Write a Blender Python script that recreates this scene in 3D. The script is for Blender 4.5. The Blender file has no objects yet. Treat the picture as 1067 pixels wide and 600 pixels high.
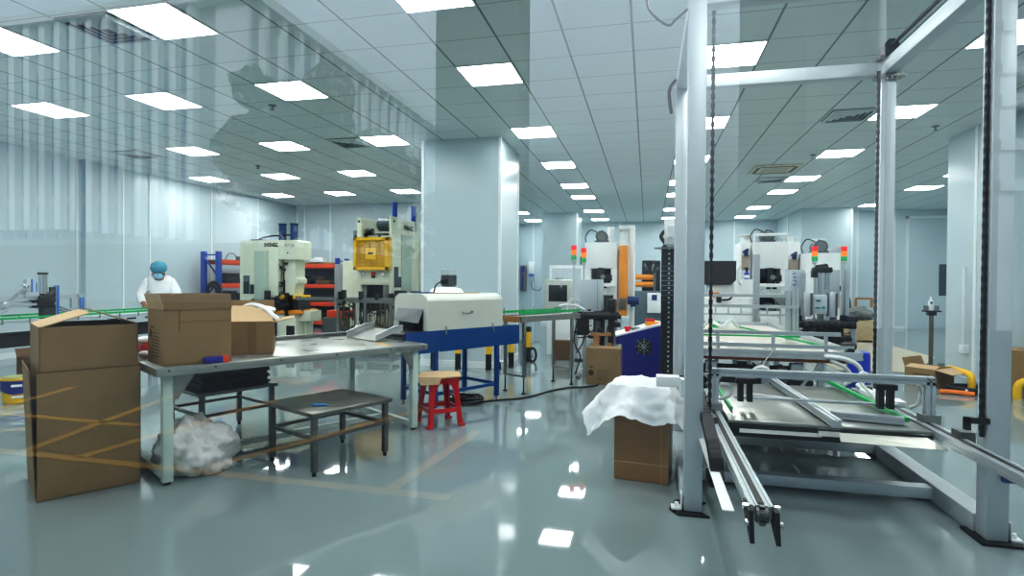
import bpy, bmesh, math, random
from mathutils import Vector, Matrix, noise
random.seed(7)
PI = math.pi
scene = bpy.context.scene
COL = scene.collection

# ------------------------------------------------------------------ materials
def s2l(c):
    c = c / 255.0
    return c / 12.92 if c <= 0.04045 else ((c + 0.055) / 1.055) ** 2.4
def rgb(r, g, b): return (s2l(r), s2l(g), s2l(b), 1.0)
MATS = {}
def mat(name, c, rough=0.5, metal=0.0, var=0.06, scale=6.0, bump=0.0, spec=0.5, rvar=0.0, alpha=1.0, trans=0.0, stretch=None):
    """procedural: noise varies colour, roughness and (optionally) the surface normal"""
    if name in MATS: return MATS[name]
    m = bpy.data.materials.new(name); m.use_nodes = True
    nt = m.node_tree; N = nt.nodes; L = nt.links
    b = N['Principled BSDF']
    tc = N.new('ShaderNodeTexCoord'); mp = N.new('ShaderNodeMapping')
    if stretch: mp.inputs['Scale'].default_value = stretch
    L.new(tc.outputs['Object'], mp.inputs[0])
    nz = N.new('ShaderNodeTexNoise'); nz.inputs['Scale'].default_value = scale; nz.inputs['Detail'].default_value = 3
    L.new(mp.outputs[0], nz.inputs['Vector'])
    rp = N.new('ShaderNodeValToRGB')
    rp.color_ramp.elements[0].position = 0.3; rp.color_ramp.elements[1].position = 0.7
    rp.color_ramp.elements[0].color = tuple(max(0, v * (1 - var)) for v in c[:3]) + (1,)
    rp.color_ramp.elements[1].color = tuple(min(1, v * (1 + var)) for v in c[:3]) + (1,)
    L.new(nz.outputs['Fac'], rp.inputs[0]); L.new(rp.outputs[0], b.inputs['Base Color'])
    b.inputs['Roughness'].default_value = rough; b.inputs['Metallic'].default_value = metal
    b.inputs['Specular IOR Level'].default_value = spec
    b.inputs['Alpha'].default_value = alpha
    if trans: b.inputs['Transmission Weight'].default_value = trans
    if rvar:
        mr = N.new('ShaderNodeMapRange'); mr.inputs[3].default_value = max(0.02, rough - rvar); mr.inputs[4].default_value = rough + rvar
        L.new(nz.outputs['Fac'], mr.inputs[0]); L.new(mr.outputs[0], b.inputs['Roughness'])
    if bump:
        bp = N.new('ShaderNodeBump'); bp.inputs['Strength'].default_value = bump; bp.inputs['Distance'].default_value = 0.02
        L.new(nz.outputs['Fac'], bp.inputs['Height']); L.new(bp.outputs[0], b.inputs['Normal'])
    MATS[name] = m
    return m
def emis(name, c, s, base=None):
    if name in MATS: return MATS[name]
    m = bpy.data.materials.new(name); m.use_nodes = True
    b = m.node_tree.nodes['Principled BSDF']
    b.inputs['Base Color'].default_value = base or c; b.inputs['Emission Color'].default_value = c
    b.inputs['Emission Strength'].default_value = s; b.inputs['Roughness'].default_value = 0.4
    MATS[name] = m; return m
def math_node(N, L, op, a, b=None):
    n = N.new('ShaderNodeMath'); n.operation = op
    for i, v in enumerate((a, b)):
        if v is None: continue
        if isinstance(v, (int, float)): n.inputs[i].default_value = v
        else: L.new(v, n.inputs[i])
    return n.outputs[0]

# ------------------------------------------------------------------ mesh builder
class M:
    def __init__(s): s.bm = bmesh.new(); s.k = 0
    def _f(s, vs, idx):
        out = []
        for f in idx:
            try:
                fc = s.bm.faces.new([vs[i] for i in f]); fc.material_index = s.k; out.append(fc)
            except ValueError: pass
        return out
    def raw(s, pts, faces):
        vs = [s.bm.verts.new(p) for p in pts]; s._f(vs, faces); return vs
    def box(s, a, b, bev=0.0, mtx=None):
        x0, y0, z0 = a; x1, y1, z1 = b
        vs = [s.bm.verts.new(p) for p in ((x0,y0,z0),(x1,y0,z0),(x1,y1,z0),(x0,y1,z0),(x0,y0,z1),(x1,y0,z1),(x1,y1,z1),(x0,y1,z1))]
        fs = s._f(vs, ((3,2,1,0),(4,5,6,7),(0,1,5,4),(1,2,6,5),(2,3,7,6),(3,0,4,7)))
        if mtx is not None:
            for v in vs: v.co = mtx @ v.co
        if bev:
            es = list({e for f in fs for e in f.edges})
            r = bmesh.ops.bevel(s.bm, geom=es, offset=bev, segments=2, profile=0.5, affect='EDGES', clamp_overlap=True)
            for f in r['faces']: f.material_index = s.k
        return s
    def cbox(s, c, size, bev=0.0, rot=None):
        h = [v / 2 for v in size]
        m = Matrix.Translation(c)
        if rot: m = m @ Matrix.Rotation(rot[2], 4, 'Z') @ Matrix.Rotation(rot[1], 4, 'Y') @ Matrix.Rotation(rot[0], 4, 'X')
        return s.box((-h[0], -h[1], -h[2]), h, bev, m)
    def sweep(s, p, q, sec, up=(0, 0, 1)):
        """section polygon (list of (a,b)) swept from p to q; a = sideways, b = up"""
        p = Vector(p); q = Vector(q); d = (q - p).normalized(); u = Vector(up)
        if abs(d.dot(u)) > 0.99: u = Vector((0, 1, 0))
        a = d.cross(u).normalized(); bb = a.cross(d).normalized()
        n = len(sec)
        v0 = [s.bm.verts.new(p + a * x + bb * y) for x, y in sec]; v1 = [s.bm.verts.new(q + a * x + bb * y) for x, y in sec]
        vs = v0 + v1
        s._f(vs, [(i, (i + 1) % n, n + (i + 1) % n, n + i) for i in range(n)])
        s._f(vs, [tuple(range(n - 1, -1, -1)), tuple(range(n, 2 * n))])
        return s
    def bar(s, p, q, w, h=None, up=(0, 0, 1)):
        h = h or w
        return s.sweep(p, q, [(-w/2,-h/2),(w/2,-h/2),(w/2,h/2),(-w/2,h/2)], up)
    def alu(s, p, q, w, h=None, up=(0, 0, 1)):
        """slotted aluminium profile"""
        h = h or w; g = min(w, h) * 0.12; d = min(w, h) * 0.14; a = w / 2; b = h / 2
        sec = [(-a,-b),(-g,-b),(-g,-b+d),(g,-b+d),(g,-b),(a,-b),(a,-g),(a-d,-g),(a-d,g),(a,g),(a,b),(g,b),(g,b-d),(-g,b-d),(-g,b),(-a,b),(-a,g),(-a+d,g),(-a+d,-g),(-a,-g)]
        return s.sweep(p, q, sec, up)
    def cyl(s, p, q, r, r2=None, seg=16):
        r2 = r if r2 is None else r2
        p = Vector(p); q = Vector(q); d = (q - p).normalized(); u = Vector((0, 0, 1)) if abs(d.z) < 0.95 else Vector((1, 0, 0))
        a = d.cross(u).normalized(); b = a.cross(d).normalized()
        cs = [(math.cos(2*PI*i/seg), math.sin(2*PI*i/seg)) for i in range(seg)]
        vs = [s.bm.verts.new(p + (a*c + b*sn) * r) for c, sn in cs] + [s.bm.verts.new(q + (a*c + b*sn) * r2) for c, sn in cs]
        s._f(vs, [(i, (i+1) % seg, seg + (i+1) % seg, seg + i) for i in range(seg)])
        s._f(vs, [tuple(range(seg-1, -1, -1)), tuple(range(seg, 2*seg))])
        return s
    def tube(s, pts, r, seg=8, smooth=4, closed=False):
        P = [Vector(p) for p in pts]
        if smooth and len(P) > 2:
            out = []; n = len(P)
            rng = range(n) if closed else range(n - 1)
            for i in rng:
                p0 = P[(i-1) % n] if (closed or i > 0) else P[i]; p1 = P[i]; p2 = P[(i+1) % n]
                p3 = P[(i+2) % n] if (closed or i + 2 < n) else p2
                for k in range(smooth):
                    t = k / smooth
                    out.append(0.5*((2*p1)+(-p0+p2)*t+(2*p0-5*p1+4*p2-p3)*t*t+(-p0+3*p1-3*p2+p3)*t**3))
            if not closed: out.append(P[-1])
            P = out
        rings = []; n = len(P); ref = None
        for i, p in enumerate(P):
            if closed: d = (P[(i+1) % n] - P[i-1])
            else: d = P[min(i+1, n-1)] - P[max(i-1, 0)]
            if d.length < 1e-9: d = Vector((0,0,1))
            d.normalize()
            if ref is None: ref = Vector((0,0,1)) if abs(d.z) < 0.9 else Vector((1,0,0))
            a = d.cross(ref).normalized(); b = a.cross(d).normalized(); ref = b
            rings.append([s.bm.verts.new(p + (a*math.cos(2*PI*j/seg) + b*math.sin(2*PI*j/seg))*r) for j in range(seg)])
        for i in range(n if closed else n - 1):
            A = rings[i]; B = rings[(i+1) % n]
            for j in range(seg):
                try: s.bm.faces.new((A[j], A[(j+1) % seg], B[(j+1) % seg], B[j])).material_index = s.k
                except ValueError: pass
        if not closed:
            for R in (rings[0][::-1], rings[-1]):
                try: s.bm.faces.new(R).material_index = s.k
                except ValueError: pass
        return s
    def lathe(s, prof, c=(0,0,0), seg=24, cap=True):
        c = Vector(c); rings = []
        for r, z in prof:
            rings.append([s.bm.verts.new(c + Vector((r*math.cos(2*PI*j/seg), r*math.sin(2*PI*j/seg), z))) for j in range(seg)])
        for A, B in zip(rings, rings[1:]):
            for j in range(seg):
                s.bm.faces.new((A[j], A[(j+1) % seg], B[(j+1) % seg], B[j])).material_index = s.k
        if cap:
            s.bm.faces.new(rings[0][::-1]).material_index = s.k; s.bm.faces.new(rings[-1]).material_index = s.k
        return s
    def prism(s, poly, axis, d0, d1):
        """poly in the plane across axis ('x': (y,z), 'y': (x,z), 'z': (x,y)) pushed from d0 to d1"""
        def mk(p, d):
            return {'x': (d, p[0], p[1]), 'y': (p[0], d, p[1]), 'z': (p[0], p[1], d)}[axis]
        n = len(poly)
        vs = [s.bm.verts.new(mk(p, d0)) for p in poly] + [s.bm.verts.new(mk(p, d1)) for p in poly]
        s._f(vs, [(i, (i+1) % n, n + (i+1) % n, n + i) for i in range(n)] + [tuple(range(n-1,-1,-1)), tuple(range(n, 2*n))])
        return s
    def ball(s, c, r, sc=(1,1,1), seg=16):
        vs = bmesh.ops.create_uvsphere(s.bm, u_segments=seg, v_segments=seg//2+2, radius=r)['verts']
        for v in vs: v.co = Vector((v.co.x*sc[0]+c[0], v.co.y*sc[1]+c[1], v.co.z*sc[2]+c[2]))
        for f in {f for v in vs for f in v.link_faces}: f.material_index = s.k
        return s
    def sheet(s, pts, th=0.004):
        """a thin plate from a planar polygon of 3-D points"""
        P = [Vector(p) for p in pts]; n = (P[1]-P[0]).cross(P[2]-P[0]).normalized()*th; k = len(P)
        vs = [s.bm.verts.new(p) for p in P] + [s.bm.verts.new(p+n) for p in P]
        s._f(vs, [(i, (i+1) % k, k+(i+1) % k, k+i) for i in range(k)] + [tuple(range(k-1,-1,-1)), tuple(range(k, 2*k))])
        return s
    def build(s, name, m, parent=None, world=False, smooth=True):
        bmesh.ops.recalc_face_normals(s.bm, faces=s.bm.faces[:])
        if world and parent is not None:
            s.bm.transform((Matrix.Translation(parent.location) @ Matrix.Rotation(parent.rotation_euler.z, 4, 'Z')).inverted())
        me = bpy.data.meshes.new(name); s.bm.to_mesh(me); s.bm.free()
        for q in (m if isinstance(m, (list, tuple)) else [m]): me.materials.append(q)
        if smooth:
            me.polygons.foreach_set('use_smooth', [True]*len(me.polygons)); me.set_sharp_from_angle(angle=math.radians(32))
        o = bpy.data.objects.new(name, me); COL.objects.link(o)
        if parent is not None: o.parent = parent
        return o
def tag(o, label=None, cat=None, group=None, kind=None):
    if label: o['label'] = label
    if cat: o['category'] = cat
    if group: o['group'] = group
    if kind: o['kind'] = kind
    return o
def thing(name, label, cat, loc=(0,0,0), rotz=0.0, group=None):
    o = bpy.data.objects.new(name, None); COL.objects.link(o); o.empty_display_size = 0.1
    o.location = loc; o.rotation_euler = (0, 0, rotz)
    return tag(o, label, cat, group)
def dup(root, loc, rotz=None, label=None):
    r = root.copy(); COL.objects.link(r); r.location = loc
    if rotz is not None: r.rotation_euler = (0, 0, rotz)
    if label: r['label'] = label
    for ch in list(root.children):
        c = ch.copy(); COL.objects.link(c); c.parent = r
        for g in list(ch.children):
            d = g.copy(); COL.objects.link(d); d.parent = c
    return r
def struct(name, b, m, parent=None, smooth=True):
    o = b.build(name, m, parent, smooth=smooth)
    if parent is None: o['kind'] = 'structure'
    return o
def text_mesh(name, body, size, m, parent, mtx, ext=0.002, shear=0.0, bold=0.0):
    cu = bpy.data.curves.new(name, 'FONT'); cu.body = body; cu.size = size; cu.extrude = ext; cu.shear = shear; cu.offset = bold
    cu.resolution_u = 3
    t = bpy.data.objects.new(name, cu); COL.objects.link(t)
    dg = bpy.context.evaluated_depsgraph_get(); dg.update()
    me = bpy.data.meshes.new_from_object(t.evaluated_get(dg)); me.transform(mtx); me.materials.clear(); me.materials.append(m)
    bpy.data.objects.remove(t); bpy.data.curves.remove(cu)
    o = bpy.data.objects.new(name, me); COL.objects.link(o); o.parent = parent
    return o

def clutter(b, lo, hi, n, seed, s=(.02,.07)):
    rnd = random.Random(seed)
    for i in range(n):
        c = [lo[j]+(hi[j]-lo[j])*rnd.random() for j in range(3)]; q = [s[0]+(s[1]-s[0])*rnd.random() for j in range(3)]
        if i % 3 == 0: b.cyl((c[0]-q[0],c[1],c[2]),(c[0]+q[0],c[1],c[2]),q[1]*.6,seg=10)
        elif i % 3 == 1: b.cbox(c,(q[0]*1.6,q[1]*1.2,q[2]*1.2),.003)
        else:
            d = [lo[j]+(hi[j]-lo[j])*rnd.random() for j in range(3)]; m = [(c[j]+d[j])/2 for j in range(3)]; b.tube([c,(m[0],m[1]-.03,m[2]-.05),d],.008,seg=6)
# ------------------------------------------------------------------ palette
wallm = mat('wall_panel_paint', rgb(196,212,218), 0.26, var=0.012, scale=0.8, rvar=0.015)
trimw = mat('white_trim', rgb(232,238,240), 0.35, var=0.02)
steel = mat('brushed_steel', rgb(150,152,148), 0.34, 0.85, var=0.12, scale=9, rvar=0.08, stretch=(1,6,1))
dsteel = mat('worn_dark_steel', rgb(104,106,104), 0.42, 0.75, var=0.2, scale=12, rvar=0.1)
alu = mat('anodised_aluminium', rgb(196,204,208), 0.36, 0.6, var=0.05, scale=14)
aluw = mat('light_grey_profile', rgb(196,206,210), 0.45, 0.15, var=0.03)
white = mat('white_enamel', rgb(240,243,243), 0.4, var=0.03)
cream = mat('cream_machine_paint', rgb(214,220,200), 0.42, var=0.04)
green_grey = mat('pale_green_panel', rgb(172,190,174), 0.42, var=0.04)
grey = mat('grey_cabinet_paint', rgb(182,194,200), 0.42, var=0.03)
greyd = mat('mid_grey_paint', rgb(110,118,120), 0.5, var=0.06)
black = mat('black_rubber', rgb(14,15,16), 0.6, var=0.2)
blackm = mat('black_machine_metal', rgb(20,21,22), 0.5, 0.0, var=0.3, scale=20)
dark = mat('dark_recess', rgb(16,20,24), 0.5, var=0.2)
yellow = mat('safety_yellow', rgb(236,186,24), 0.42, var=0.05)
orange = mat('orange_paint', rgb(232,146,28), 0.42, var=0.05)
rorange = mat('rack_orange', rgb(226,78,34), 0.45, var=0.06)
rblue = mat('rack_blue', rgb(24,66,156), 0.42, var=0.06)
blue = mat('conveyor_blue', rgb(0,68,134), 0.38, var=0.05)
cblue = mat('console_blue', rgb(0,18,114), 0.42, var=0.05)
red = mat('red_plastic', rgb(204,22,32), 0.32, var=0.05)
card = mat('cardboard', rgb(150,122,84), 0.8, var=0.06, scale=4, bump=0.03)
cardl = mat('cardboard_light', rgb(196,168,130), 0.8, var=0.06, scale=4, bump=0.03)
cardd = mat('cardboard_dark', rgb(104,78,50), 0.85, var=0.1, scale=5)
tape = mat('packing_tape', rgb(140,108,72), 0.25, var=0.08)
ink = mat('dark_print', rgb(52,44,38), 0.7)
greenb = mat('green_belt_guide', rgb(18,170,92), 0.4, var=0.05)
mint = mat('mint_white_paint', rgb(206,224,214), 0.4, var=0.05)
wood = mat('plywood', rgb(178,130,84), 0.7, var=0.15, scale=8, stretch=(1,8,1))
board = mat('brown_board_edge', rgb(150,88,56), 0.7, var=0.1)
topm = mat('table_top_board', rgb(206,200,190), 0.5, var=0.05)
plastic = mat('white_plastic_film', rgb(238,242,244), 0.35, var=0.03, scale=5)
cable = mat('black_cable', rgb(18,18,20), 0.5)
hose = mat('white_hose', rgb(220,224,224), 0.4)
tapewhite = mat('white_label', rgb(236,238,238), 0.5)
purple = mat('purple_print', rgb(92,92,170), 0.5)
mred = emis('signal_red', rgb(225,40,30), 0.35); mamb = emis('signal_amber', rgb(245,130,20), 0.35); mgrn = emis('signal_green', rgb(20,150,80), 0.25)
chrome = mat('chrome', rgb(215,218,220), 0.15, 1.0, var=0.03)
motor = mat('motor_grey', rgb(92,100,104), 0.45, 0.2, var=0.1)
motorb = mat('motor_blue', rgb(22,60,110), 0.4, var=0.1)
glassd = mat('dark_screen', rgb(28,34,36), 0.12, var=0.05)

# ------------------------------------------------------------------ camera
CE = 3.557                        # ceiling height
cam = bpy.data.cameras.new('camera'); co = bpy.data.objects.new('camera', cam); COL.objects.link(co)
f, yaw, pit, rol = 589.8, 0.2346, 0.0125, 0.007
fw = Vector((-math.sin(yaw), math.cos(yaw), 0)); rt = Vector((math.cos(yaw), math.sin(yaw), 0)); up = Vector((0,0,1))
fw2 = fw*math.cos(pit) - up*math.sin(pit); up2 = up*math.cos(pit) + fw*math.sin(pit)
r3 = rt*math.cos(rol) + up2*math.sin(rol); u3 = up2*math.cos(rol) - rt*math.sin(rol)
co.matrix_world = Matrix(((r3.x,u3.x,-fw2.x,0),(r3.y,u3.y,-fw2.y,0),(r3.z,u3.z,-fw2.z,1.35),(0,0,0,1)))
cam.sensor_width = 36; cam.lens = f/1067*36; cam.clip_start = 0.05; cam.clip_end = 300
scene.camera = co

# ------------------------------------------------------------------ setting: floor, ceiling, walls
def floor_material():
    m = bpy.data.materials.new('epoxy_floor'); m.use_nodes = True; N = m.node_tree.nodes; L = m.node_tree.links
    b = N['Principled BSDF']; tc = N.new('ShaderNodeTexCoord')
    n1 = N.new('ShaderNodeTexNoise'); n1.inputs['Scale'].default_value = 0.5; n1.inputs['Detail'].default_value = 4
    L.new(tc.outputs['Object'], n1.inputs['Vector'])
    rp = N.new('ShaderNodeValToRGB'); rp.color_ramp.elements[0].position = .3; rp.color_ramp.elements[1].position = .7
    rp.color_ramp.elements[0].color = rgb(128,143,145); rp.color_ramp.elements[1].color = rgb(135,150,152)
    L.new(n1.outputs['Fac'], rp.inputs[0]); L.new(rp.outputs[0], b.inputs['Base Color'])
    n2 = N.new('ShaderNodeTexNoise'); n2.inputs['Scale'].default_value = 2.2; n2.inputs['Detail'].default_value = 1.5
    L.new(tc.outputs['Object'], n2.inputs['Vector'])
    bp = N.new('ShaderNodeBump'); bp.inputs['Strength'].default_value = 0.05; bp.inputs['Distance'].default_value = 0.01
    L.new(n2.outputs['Fac'], bp.inputs['Height']); L.new(bp.outputs[0], b.inputs['Normal'])
    b.inputs['Roughness'].default_value = 0.035; b.inputs['Specular IOR Level'].default_value = 0.9
    return m
def ceiling_material():
    m = bpy.data.materials.new('ceiling_tiles'); m.use_nodes = True; N = m.node_tree.nodes; L = m.node_tree.links
    b = N['Principled BSDF']; tc = N.new('ShaderNodeTexCoord'); sp = N.new('ShaderNodeSeparateXYZ')
    L.new(tc.outputs['Object'], sp.inputs[0])
    def line(out, off, w):
        a = math_node(N, L, 'ADD', out, off); a = math_node(N, L, 'DIVIDE', a, 0.6); a = math_node(N, L, 'FRACT', a)
        a = math_node(N, L, 'SUBTRACT', a, 0.5); a = math_node(N, L, 'ABSOLUTE', a)
        return math_node(N, L, 'LESS_THAN', a, w)
    lx = line(sp.outputs['X'], 1.65 + 30.0, 0.017)      # lines half a tile away from the light centres
    ly = line(sp.outputs['Y'], -5.86 + 30.0, 0.011)
    lx2 = math_node(N, L, 'MULTIPLY', lx, 0.75); ly2 = math_node(N, L, 'MULTIPLY', ly, 0.5)
    mx = math_node(N, L, 'MAXIMUM', lx2, ly2)
    nz = N.new('ShaderNodeTexNoise'); nz.inputs['Scale'].default_value = 1.5; L.new(tc.outputs['Object'], nz.inputs['Vector'])
    rp = N.new('ShaderNodeValToRGB'); rp.color_ramp.elements[0].color = rgb(206,218,219); rp.color_ramp.elements[1].color = rgb(214,225,225)
    L.new(nz.outputs['Fac'], rp.inputs[0])
    mix = N.new('ShaderNodeMix'); mix.data_type = 'RGBA'; L.new(mx, mix.inputs['Factor']); L.new(rp.outputs[0], mix.inputs[6]); mix.inputs[7].default_value = rgb(40,50,54)
    L.new(mix.outputs[2], b.inputs['Base Color']); b.inputs['Roughness'].default_value = 0.5; b.inputs['Specular IOR Level'].default_value = 0.3
    return m
XL, XR, YF, YB = -10.3, 9.0, 0.5, 21.5
b = M(); b.box((XL-.1, YF-.1, -0.1), (XR+.1, YB+.1, 0)); struct('floor', b, floor_material())
b = M(); b.box((XL-.1, YF-.1, CE), (XR+.1, YB+.1, CE+.08)); struct('ceiling', b, ceiling_material())
def wall(name, a, c): b = M(); b.box(a, c); return struct(name, b, wallm)
wall('wall_left', (XL-.1, YF, 0), (XL, 15.0, CE))
wall('wall_back_left', (XL-.1, 15.0, 0), (-4.8, 15.1, CE))
wall('wall_return', (-4.9, 15.1, 0), (-4.8, YB, CE))
wall('wall_back', (-4.9, YB, 0), (4.42, YB+.1, CE))
wall('wall_block', (4.42, 18.3, 0), (5.77, YB+.1, CE))
wall('wall_back_right', (5.77, 19.2, 0), (XR+.1, 19.3, CE))
wall('wall_right', (XR, YF, 0), (XR+.1, 19.3, CE))
wall('wall_pillar_front', (-3.46, 8.4, 0), (-2.2, 9.6, CE))
wall('wall_pillar_rear', (-3.34, 18.1, 0), (-2.2, 19.4, CE))
wall('wall_pillar_right', (4.45, 8.5, 0), (5.7, 9.97, CE))
wall('wall_pilaster_left', (XL, 8.42, 0), (XL+.12, 8.56, CE))
GX0, GX1 = -2.6, 2.6
wall('wall_front_left', (XL-.1, YF-.1, 0), (GX0, YF, CE))
wall('wall_front_right', (GX1, YF-.1, 0), (XR+.1, YF, CE))
# white joint strips and skirtings
n = 0
def trim(a, c):
    global n; n += 1
    b = M(); b.box(a, c); struct('trim_%d' % n, b, trimw)
for y in (8.34, 8.6, 9.29, 9.92, 11.67, 13.35): trim((XL, y-.02, 0), (XL+.015, y+.02, CE))
for x in (-10.2, -9.95, -9.1, -7.0, -5.6): trim((x-.02, 14.985, 0), (x+.02, 15.0, CE))
for cx, cy in ((-3.46,8.4),(-2.2,8.4),(-2.2,9.6),(-2.2,18.1),(5.77,18.3)): trim((cx-.03, cy-.012, 0), (cx+.012, cy+.03, CE))
trim((4.438, 9.15, 0), (4.45, 9.22, CE)); trim((4.40, 19.9, 0), (4.42, 19.96, CE)); 
for x in (7.2, 6.2): trim((x-.03, 19.185, 0), (x+.03, 19.2, CE))
for x in (-4.3,-3.8, -1.0, 1.5, 3.0): trim((x-.02, YB-.015, 0), (x+.02, YB, CE))
def skirt(side, a, c): b = M(); b.box(a, c); struct('baseboard_'+side, b, trimw)
skirt('left', (XL, YF, 0), (XL+.02, 8.4, .1)); skirt('back_left', (XL, 14.98, 0), (-4.8, 15.0, .1)); skirt('back', (-4.8, YB-.02, 0), (4.42, YB, .1))
skirt('pillar_front', (-3.49, 8.37, 0), (-2.17, 8.4, .1)); skirt('pillar_side', (-2.2, 8.37, 0), (-2.17, 9.6, .1)); skirt('pillar_rear', (-3.36, 18.08, 0), (-2.18, 18.1, .1))
skirt('right', (5.77, 19.18, 0), (XR, 19.2, .08))
# a door in the back right wall, with a dark window
b = M(); b.box((7.55, 19.16, 0), (8.72, 19.2, 3.3)); d1 = struct('door_1', b, wallm)
b = M(); b.box((8.36, 19.145, 1.0), (8.62, 19.165, 1.93)); b.build('door_window', mat('door_glass', rgb(70,84,92), .15), d1)
b = M()
for a, c in (((7.49,19.14,0),(7.56,19.2,3.36)), ((8.71,19.14,0),(8.78,19.2,3.36)), ((7.49,19.14,3.29),(8.78,19.2,3.36))): b.box(a, c)
b.build('door_frame', trimw, d1)
# wall fittings near the rear pillar
b = M(); b.box((-4.78, 21.4, .95), (-4.55, 21.5, 1.95), .01); nb = b.build('notice_panel', mat('notice_grey', rgb(120,120,116), .5)); tag(nb, 'narrow grey notice panel with blue heading on the far wall beside the front pillar', 'sign')
b = M(); b.box((-4.74, 21.385, 1.7), (-4.62, 21.405, 1.9)); b.box((-4.72, 21.385, 1.0), (-4.66, 21.405, 1.65)); b.build('blue_heading', [mat('notice_blue', rgb(40,60,150), .5)], nb)
t = thing('wall_dispenser', 'white wall dispenser box with blue band and hanging cable on the far wall', 'dispenser', (-4.35, 21.42, 1.3))
b = M(); b.box((-.12,-.02,.35), (.12,.08,.8), .02); b.build('housing', white, t)
b = M(); b.box((-.1,-.03,0), (.1,.08,.33), .02); b.build('lower_unit', grey, t)
b = M(); b.box((-.09,-.04,.22), (.09,-.03,.32)); b.build('blue_band', mat('band_blue', rgb(40,90,190), .4), t)
b = M(); b.tube([(0,0,0),(.05,0,-.25),(.3,.03,-.3),(.45,.03,-.1),(.7,.05,.05)], .012); b.build('cable', cable, t)
b = M(); b.cyl((4.40, 9.36, .45), (4.40, 9.36, 1.6), .018); b.box((4.37, 9.3, .36), (4.45, 9.42, .48), .01); tag(b.build('wall_conduit', trimw), 'thin white conduit pipe with a socket box low on the right pillar', 'conduit')

# ------------------------------------------------------------------ the glass front and what lies outside it
gm = bpy.data.materials.new('window_glass'); gm.use_nodes = True; N = gm.node_tree.nodes; L = gm.node_tree.links; N.clear()
out = N.new('ShaderNodeOutputMaterial'); mx = N.new('ShaderNodeMixShader'); tr = N.new('ShaderNodeBsdfTransparent'); gl = N.new('ShaderNodeBsdfGlossy')
fr = N.new('ShaderNodeFresnel'); fr.inputs['IOR'].default_value = 1.52; mr = N.new('ShaderNodeMath'); mr.operation = 'MULTIPLY_ADD'; mr.inputs[1].default_value = 1.5; mr.inputs[2].default_value = 0.05
L.new(fr.outputs[0], mr.inputs[0]); L.new(mr.outputs[0], mx.inputs[0]); tr.inputs[0].default_value = (0.97,0.985,0.985,1); gl.inputs['Roughness'].default_value = 0.0; gl.inputs['Color'].default_value = (.95,.98,1,1)
L.new(tr.outputs[0], mx.inputs[1]); L.new(gl.outputs[0], mx.inputs[2]); L.new(mx.outputs[0], out.inputs[0])
GY = YF - .05
b = M(); b.raw([(GX0,GY,0),(GX1,GY,0),(GX1,GY,CE),(GX0,GY,CE)], [(0,1,2,3)]); win = struct('window_1', b, gm)
b = M()
for a, c in (((GX0-.06,GY-.05,0),(GX0,GY+.05,CE)), ((GX1,GY-.05,0),(GX1+.06,GY+.05,CE)), ((GX0,GY-.04,CE-.05),(GX1,GY+.04,CE)), ((GX0,GY-.04,-.02),(GX1,GY+.04,.04))): b.box(a, c)
b.build('window_frame', mat('frame_metal', rgb(90,96,100), .4, .6), win)
RY = 2*GY                                        # a place seen in the glass at depth Y stands at RY - Y
asph = mat('outside_asphalt', rgb(40,43,45), 0.9, var=0.2, scale=3)
b = M(); b.box((-70,-75,-.12), (40, YF-.12, -.02)); struct('ground_outside', b, asph)
b = M()
def gline(p, q, w=.1):
    p = (p[0], RY-p[1], -.017); q = (q[0], RY-q[1], -.017); b.bar(p, q, w, .006)
gline((-7.5,3.41),(-1.2,3.36),.09)
for x, dx in ((-6.2,-.6),(-4.75,-.5),(-4.2,.1),(-3.1,.6),(-1.62,.1)): gline((x,3.4),(x+dx*1.3,4.9 if x > -2 else 5.6),.09)
gline((-8.5,4.35),(-4.6,4.3),.08)
struct('ground_marking', b, mat('parking_yellow', rgb(170,122,48), .8))
conc = mat('facade_white', rgb(236,238,238), .7, var=.03); pane = mat('facade_glass', rgb(96,128,160), .3, var=.1); wallg = mat('facade_grey', rgb(168,176,178), .8)
def facade_building():
    y0 = RY-28.5; H = 18.0
    b = M(); b.box((-60, y0-32, -.1), (-22.4, y0, H-.6)); o = struct('building_opposite', b, wallg)
    b = M()
    for i in range(22):
        x = -26.8 - 1.24*i
        for k in range(6): b.box((x-.78, y0, 1.0+2.85*k), (x-.02, y0+.06, 1.0+2.85*k+2.1))
    for i in range(15):
        y = y0 - 2.6 - 1.75*i
        for k in range(6): b.box((-22.4, y-1.35, 1.0+2.85*k), (-22.34, y-.15, 1.0+2.85*k+2.1))
    b.build('window_glazing', pane, o)
    b = M()
    for i in range(22):
        x = -26.2 - 1.24*i; b.box((x-.24, y0, 3.6+.1*i if i < 9 else 4.4), (x+.24, y0+.5, H-.5))
    b.box((-24.6, y0, 0), (-22.4, y0+.3, H-.5))
    for i in range(15):
        y = y0 - .8 - 1.75*i; b.box((-22.4, y-.2, 0), (-21.95, y+.2, H-.5))
    b.box((-60, y0-.2, H-.6), (-21.8, y0+.7, H)); b.box((-22.6, y0-32, H-.6), (-21.8, y0, H))
    b.build('fin', conc, o)['kind'] = 'stuff'
    b = M(); b.box((-60, y0-.1, -.1), (-22.3, y0+.8, 3.4)); b.box((-22.3, y0-32, -.1), (-21.6, y0, 3.4)); b.build('podium', mat('podium_dark', rgb(108,116,120), .7), o)
facade_building()
dk = mat('dark_cladding', rgb(46,54,58), .6)
b = M(); b.box((-2.33, RY-6.6, -.1), (-1.38, RY-6, 12)); struct('pillar_outside', b, dk)
b = M(); b.box((4.9, RY-34, -.1), (14, RY-20, 22)); o = struct('building_dark', b, mat('dark_facade', rgb(92,106,116), .6))
b = M()
for z in (4.3, 5.5, 6.8, 7.75, 9.0): b.box((10.1, RY-20.0, z-.2), (14.2, RY-19.6, z+.14))
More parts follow.
